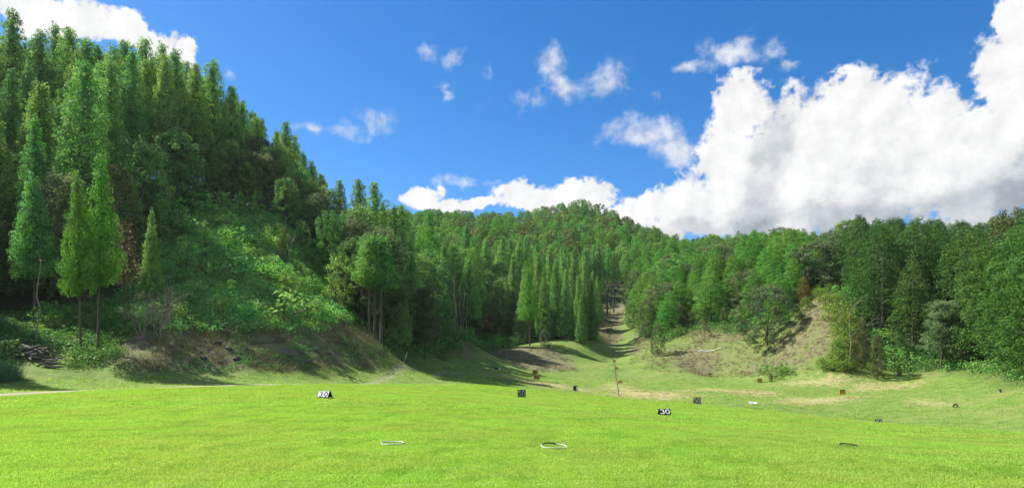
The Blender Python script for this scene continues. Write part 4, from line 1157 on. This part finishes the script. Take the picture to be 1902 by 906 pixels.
# log pile
LOG = []
for i in range(5):
    rr = R_(870 + i); L = (1.3, 1.7, 2.1, 1.0, 1.5)[i]
    v, f = tube([(-L / 2, 0, 0), (0, .04 * rr.normal(), .03 * rr.normal()), (L / 2, 0, 0)], [.085, .08, .065], 8)
    n0 = len(v); me = bpy.data.meshes.new('log%d' % i)
    faces = [tuple(q) for q in f] + [tuple(range(8))[::-1], tuple(range(n0 - 8, n0))]
    me.from_pydata([tuple(q) for q in v], [], faces); me.update(); me.materials.append(M['dead_wood']); LOG.append(me)
for k in range(30):
    lay = k // 10
    px = 66 + r.uniform(-26, 26) * (1 - .2 * lay); Y = 49.2 + r.uniform(-.7, .7) * (1 - .3 * lay)
    x, y = W(px, Y)
    o = obj('log', LOG[r.integers(5)], None, None, (x, y, hz(x, y) + .16 + .24 * lay + .06 * r.random()))
    o.rotation_euler = (r.random() * 6.28, r.normal() * .16, r.normal() * .45)
    tag(o, 'weathered grey log in the pile among the weeds at the far left', 'log', 'logs of the pile at the far left')
for k in range(4):
    x, y = W(94 + r.uniform(-6, 6), 47.6 + .2 * k)
    o = obj('log', LOG[3], None, None, (x, y, hz(x, y) + .12 + .08 * k)); o.rotation_euler = (0, r.normal() * .1, r.normal() * .4)
    tag(o, 'short brown log lying in front of the big log pile', 'log', 'short logs in front of the log pile')

# bluish reeds at the far left
for i, (px, Y, h) in enumerate(((8, 43.5, 1.5), (-30, 42, 1.6))):
    x, y = W(px, Y)
    me = grass_patch('reed_clump%d' % i, R_(880 + i), 1.6, 700, h * .75, .035, 'reed', .55)
    o = obj('reed_clump', me, None, None, (x, y, hz(x, y)))
    tag(o, 'bluish green clump of tall reedy grass at the far left lawn edge' if i == 0 else 'reedy grass clump cut by the left picture edge', 'reeds')

# ------------------------------------------------------------------ range markers
def box(name, sx, sy, sz, mat, parent=None, loc=(0, 0, 0), rot=(0, 0, 0), bev=.004):
    import bmesh
    bm = bmesh.new(); bmesh.ops.create_cube(bm, size=1.0)
    for v in bm.verts: v.co = Vector((v.co.x * sx, v.co.y * sy, v.co.z * sz))
    bmesh.ops.bevel(bm, geom=list(bm.edges), offset=bev, segments=1, affect='EDGES')
    me = bpy.data.meshes.new(name); bm.to_mesh(me); bm.free(); me.materials.append(mat)
    o = obj(name, me, None, parent, loc); o.rotation_euler = rot
    return o
def arc(cx, cy, rx, ry, a0, a1, n=14):
    return [(cx + rx * math.cos(math.radians(a0 + (a1 - a0) * k / n)), cy + ry * math.sin(math.radians(a0 + (a1 - a0) * k / n))) for k in range(n + 1)]
STROKES = {     # figures as pen strokes in a cell 0.6 wide, 1 high, centred
    '0': [arc(0, 0, .22, .40, 90, 450, 28)],
    '1': [[(-.12, .26), (.03, .40), (.03, -.46)]],
    '3': [arc(0, .20, .20, .20, 150, -80), arc(0, -.19, .23, .22, 85, -150)],
    '5': [[(.20, .40), (-.15, .40), (-.18, .04)], arc(-.01, -.15, .22, .25, 140, -145)],
}
def numeral(text, h, mat, parent, loc, bold=.02, xs=1.0):
    """raised painted figures, each stroke a flat bar .17 of the height wide"""
    V, Fc = [], []
    adv = .66
    for ci, ch in enumerate(text):
        ox = (ci - (len(text) - 1) / 2) * adv
        for line in STROKES[ch]:
            n = len(line); o_ = len(V); hw = .076
            closed = abs(line[0][0] - line[-1][0]) + abs(line[0][1] - line[-1][1]) < 1e-6
            for k, (x, y) in enumerate(line):
                a = line[(k - 1) % (n - 1)] if closed else line[max(0, k - 1)]
                b = line[(k + 1) % (n - 1)] if closed else line[min(n - 1, k + 1)]
                dx, dy = b[0] - a[0], b[1] - a[1]; q = math.hypot(dx, dy); nx, ny = -dy / q * hw, dx / q * hw
                for sgn in (1, -1):
                    for dep in (-.004, .004):
                        V.append(((ox + x + sgn * nx) * h * xs, dep, (y + sgn * ny) * h))
            for k in range(n - 1):
                p, q = o_ + 4 * k, o_ + 4 * k + 4
                Fc += [(p, q, q + 2, p + 2), (p + 1, p + 3, q + 3, q + 1), (p, p + 1, q + 1, q), (p + 2, q + 2, q + 3, p + 3)]
            if not closed:
                e_ = o_ + 4 * (n - 1)
                Fc += [(o_, o_ + 2, o_ + 3, o_ + 1), (e_, e_ + 1, e_ + 3, e_ + 2)]
    me = mesh_from('numeral', np.array(V), np.array(Fc), 4, smooth=False)
    me.materials.append(mat)
    return obj('numeral', me, None, parent, loc)
def root(name, px, Y, yaw, label, cat, lift=0.0, group=None):
    x, y = W(px, Y)
    e = bpy.data.objects.new(name, None); COL.objects.link(e); e.location = (x, y, hz(x, y) + lift); e.rotation_euler = (0, 0, yaw)
    return tag(e, label, cat, group)
def a_frame(px, Y, w, h, yaw, label, board, text=None, ink=None, plates=None, lean=.36, border=None, lift=.0):
    """folding board: two leaves hinged along the top, standing open"""
    e = root('distance_marker', px, Y, yaw, label, 'sign', lift)
    c, s_ = math.cos(lean), math.sin(lean)
    hh = h / c
    f = box('front_board', w, .018, hh, M[board], e, (0, -hh * s_ / 2, h / 2), (-lean, 0, 0))
    b = box('back_board', w, .018, hh, M[board], e, (0, hh * s_ / 2 + .02, h / 2), (lean, 0, 0))
    if plates:
        for k, (ch, sx) in enumerate(zip(text, (-1, 1))):
            p = box('number_plate', w * .44, .006, hh * .84, M[plates], f, (sx * w * .235, -.0135, 0), bev=.002)
        for k, (ch, sx) in enumerate(zip(text, (-1, 1))):
            numeral(ch, hh * .74, M[ink], f, (sx * w * .235, -.0205, 0), .016, 1.15)
    elif text:
        numeral(text, hh * .84, M[ink], f, (0, -.013, 0), .018, (w * .94) / (hh * .84 * .66 * len(text)))
    if border:
        for sx in (-1, 1):
            box('side_batten', w * .1, .01, hh * .98, M[border], f, (sx * w * .44, -.0155, 0), bev=.002)
        box('top_batten', w * .76, .01, hh * .14, M[border], f, (0, -.0155, hh * .41), bev=.002)
    return e
G_ = .055
a_frame(603, 27, .52, .27, -.25, 'white panelled marker board reading 30 on the left of the lawn', 'black', '30', 'black', 'white', .56, lift=G_)
a_frame(1234, 27.5, .50, .24, .08, 'black marker board reading 30 in white on the lawn right of centre', 'black', '30', 'white', None, .52, lift=G_)
a_frame(969, 45, .56, .50, .03, 'dark square marker board reading 50 at the centre of the lawn', 'dark_green', '50', 'dull', None, .2, lift=G_)
a_frame(1295, 45, .48, .47, -.15, 'dark marker board reading 50 on the far lip of the lawn', 'dark_green', '50', 'dull', None, .3, lift=G_)
a_frame(997, 90, .80, .58, .05, 'lower of the two amber boards reading 100 on the valley floor', 'brown', '100', 'amber', None, .2, lift=.05)
a_frame(994, 99, .82, .55, .05, 'upper of the two amber boards reading 100 on the valley floor', 'brown', '100', 'amber', None, .2, lift=.05)
e = a_frame(1069, 75, .52, .52, .35, 'small dark marker board with a white face at the centre of the valley', 'black', None, None, None, .25, lift=.05)
box('white_face', .2, .012, .38, M['white'], e, (.14, -.09, .24), (-.25, 0, 0), .003)
a_frame(1318, 98, .50, .46, .1, 'small amber board at the foot of the right slope, farthest of three', 'amber', None, None, None, .2, 'brown', lift=.05)
a_frame(1411, 85, .58, .54, -.15, 'amber board on a bare patch below the right slope', 'amber', None, None, None, .2, 'brown', lift=.05)
a_frame(1565, 70, .52, .50, -.2, 'amber brown board on the grassy rise at the right', 'amber', None, None, None, .2, 'brown', lift=.05)
a_frame(1632, 36.6, .34, .30, .1, 'white board peeping over the lip of the lawn at the right', 'black', '30', 'black', 'white', .4, lift=.0)
a_frame(1775, 52, .34, .30, .6, 'small white striped board alone in the dip at the right', 'black', '30', 'black', 'white', .5, lift=.03)
e = root('fallen_board', 1398, 56, .2, 'white board lying broken on the ground beyond the lawn lip', 'board', .10)
box('panel', .42, .02, .34, M['white'], e, (-.12, 0, .06), (-.9, .1, .1)); box('panel', .34, .02, .26, M['white'], e, (.27, .05, .03), (-1.1, -.15, -.2)); box('frame_bar', .66, .03, .03, M['black'], e, (.0, -.14, .02), (0, .05, .15))
e = root('debris', 925, 95, 0, 'small dark and white scrap on the shaded valley floor', 'debris', .06)
box('dark_piece', .45, .25, .3, M['black'], e, (-.25, 0, .08), (.3, .2, .3)); box('white_piece', .3, .2, .2, M['white'], e, (.25, 0, .04), (.2, .1, -.2))
e = root('stub', 1858, 55, 0, 'small dark stub on a pale base near the right wood', 'stub', .02)
box('base', .28, .25, .06, M['concrete'], e, (0, 0, .03)); box('post', .14, .14, .2, M['black'], e, (0, .02, .16), (0, .15, .2))
e = root('tree_stump', 1670, 78, 0, 'small brown stump in the shade edge of the right wood', 'stump', .0)
v, f = tube([(0, 0, -.1), (0, 0, .22), (0, 0, .32)], [.3, .25, .23], 9)
me = bpy.data.meshes.new('stump'); me.from_pydata([tuple(q) for q in v], [], [tuple(q) for q in f] + [tuple(range(18, 27))]); me.materials.append(M['dead_wood']); obj('stump_wood', me, None, e)

# ------------------------------------------------------------------ hoops on the lawn
def hoop(px, Y, dia, label, body, kink, joint_at, lift, tiltx, tilty, r0=.0135):
    e = root('target_hoop', px, Y, 0, label, 'hoop', lift)
    e.rotation_euler = (tiltx, tilty, .2)
    n = 48; pth = []
    for i in range(n + 1):
        th = 6.28318 * i / n
        up = kink * max(0, math.cos(th - math.pi * .58)) ** 4
        pth.append((math.cos(th) * dia / 2, math.sin(th) * dia / 2 * .96, up + .006 * math.sin(3 * th)))
    def run(nm, i0, i1, rad, mat):
        me = tubes_mesh(nm, [(pth[i0:i1 + 1], [rad] * (i1 - i0 + 1))], 8); me.materials.append(M[mat]); obj(nm, me, None, e)
    a, b = joint_at
    run('hose', 0, a, r0, body)
    run('hose', b, n, r0, body)
    run('dark_sleeve', a, b, r0 * 1.1, 'hose_dark')
hoop(729, 14.5, .49, 'pale hoop lying on the lawn left of centre', 'hose_pale', .0, (44, 47), .034, .02, .02)
hoop(1029, 13.9, .55, 'pale hoop with a raised black section lying at the centre of the lawn', 'hose_pale', .035, (9, 20), .036, .03, .03)
hoop(1577, 14.2, .37, 'dark thin hoop half sunk in the grass at the right of the lawn', 'hose_dark', .02, (18, 23), .034, .0, .03, .0125)

# ------------------------------------------------------------------ gully drain, boards, slab, pipe
path = []
DP = ((1150, 67.5), (1149, 70), (1148, 78), (1146, 88), (1144, 98), (1142, 108), (1140, 116), (1137, 126), (1134, 136), (1131, 143), (1129, 152), (1127, 161))
for (p0, y0), (p1, y1) in zip(DP[:-1], DP[1:]):
    for k in range(6):
        f_ = k / 6; x, y = W(p0 + (p1 - p0) * f_, y0 + (y1 - y0) * f_); x += .02 * r.normal(); path.append((x, y, hz(x, y) + .03))
me = tubes_mesh('drain_pipe', [(path, [.045] * len(path))], 8); me.materials.append(M['rust'])
o = obj('drain_pipe', me); tag(o, 'dark drain line running straight up the central gully', 'drain pipe')
for (px, Y, lab) in ((1141, 117, 'top amber board beside the gully drain'), (1145, 104, 'middle amber board beside the gully drain'), (1152, 86, 'bottom amber board beside the gully drain')):
    e = root('gully_board', px, Y, .1, lab, 'board', .0)
    box('panel', .6, .04, .36, M['amber'], e, (0, 0, .34), (-.15, 0, 0))
    for sx in (-.22, .22): box('post', .04, .04, .5, M['brown'], e, (sx, .05, .2))
e = root('concrete_block', 1132, 147, .1, 'pale grey concrete slab at the top of the gully drain', 'slab', .0)
box('slab_top', 1.3, .5, .42, M['concrete'], e, (0, 0, .2), (0, .03, 0), .03)
me = tubes_mesh('fallen_trunk', [([(-.9, 3.2, .9), (.1, 0, .35), (1.6, -2.4, .2)], [.06, .09, .12])], 6); me.materials.append(M['pale_bark'])
x, y = W(1131, 162); o = obj('fallen_log', me, None, None, (x, y, hz(x, y))); tag(o, 'pale fallen trunk lying at the head of the gully', 'trunk')
pp = []
for k in range(9):
    px = 1296 + 44 * k / 8; x, y = W(px, 106 - .25 * k); pp.append((x, y, hz(x, y) + .12 - .05 * math.sin(math.pi * k / 8)))
me = tubes_mesh('long_pipe', [(pp, [.09] * 9)], 8); me.materials.append(M['pipe_white'])
o = obj('long_pipe', me); tag(o, 'long whitish pipe lying across the grassy right slope', 'pipe')
x, y = W(797, 76)
me = tubes_mesh('snag', [([(0, 0, -.1), (.35, 0, .6), (.5, 0, 1.3)], [.06, .05, .03]), ([(.35, 0, .6), (.1, .1, 1.0)], [.035, .015])], 6); me.materials.append(M['pipe_white'])
x, y = W(748, 74); o = obj('broken_branch', me, None, None, (x, y, hz(x, y))); tag(o, 'white broken branch standing at the corner of the left wood', 'branch')

# ------------------------------------------------------------------ tell the members of small groups apart by their order
ORD = ['leftmost', 'second', 'third', 'fourth', 'fifth', 'sixth', 'seventh', 'eighth', 'ninth', 'tenth', 'eleventh', 'twelfth', 'thirteenth', 'fourteenth', 'fifteenth', 'sixteenth', 'seventeenth', 'eighteenth', 'nineteenth', 'twentieth',
       'twenty-first', 'twenty-second', 'twenty-third', 'twenty-fourth', 'twenty-fifth', 'twenty-sixth', 'twenty-seventh', 'twenty-eighth', 'twenty-ninth', 'thirtieth', 'thirty-first', 'thirty-second', 'thirty-third', 'thirty-fourth']
by = {}
for o in COL.objects:
    if o.parent is None and 'group' in o and 'label' in o:
        by.setdefault(o['label'], []).append(o)
for lab, members in by.items():
    if len(members) < 2:
        continue
    members.sort(key=lambda o: o.location.x / o.location.y)
    if len(members) <= len(ORD):
        for o, w in zip(members, ORD):
            o['label'] = lab + (', leftmost' if w == 'leftmost' else ', %s from left' % w)
    else:
        n = len(members)
        for i, o in enumerate(members):
            o['label'] = lab + (', left third', ', middle third', ', right third')[min(2, i * 3 // n)]

# ------------------------------------------------------------------ thin haze
hm, t, out = new_mat('thin_haze')
pv = t.n('ShaderNodeVolumePrincipled'); pv.inputs['Density'].default_value = .00009
pv.inputs['Color'].default_value = (.90, .95, 1.0, 1); pv.inputs['Anisotropy'].default_value = .3
t.link(pv.outputs[0], out.inputs['Volume'])
zlo, zhi = float(GZ.min()) - 1.0, float(GZ.max()) + 22.0
x0_, x1_, y0_, y1_ = gx[0] - 5, gx[-1] + 5, gy[0] - 5, gy[-1] + 5
hb = box('haze', x1_ - x0_, y1_ - y0_, zhi - zlo, hm, None, ((x0_ + x1_) / 2, (y0_ + y1_) / 2, (zlo + zhi) / 2), bev=.001)
tag(hb, 'thin summer haze filling the valley', 'haze', kind='stuff')
print('HAZE', zlo, zhi)
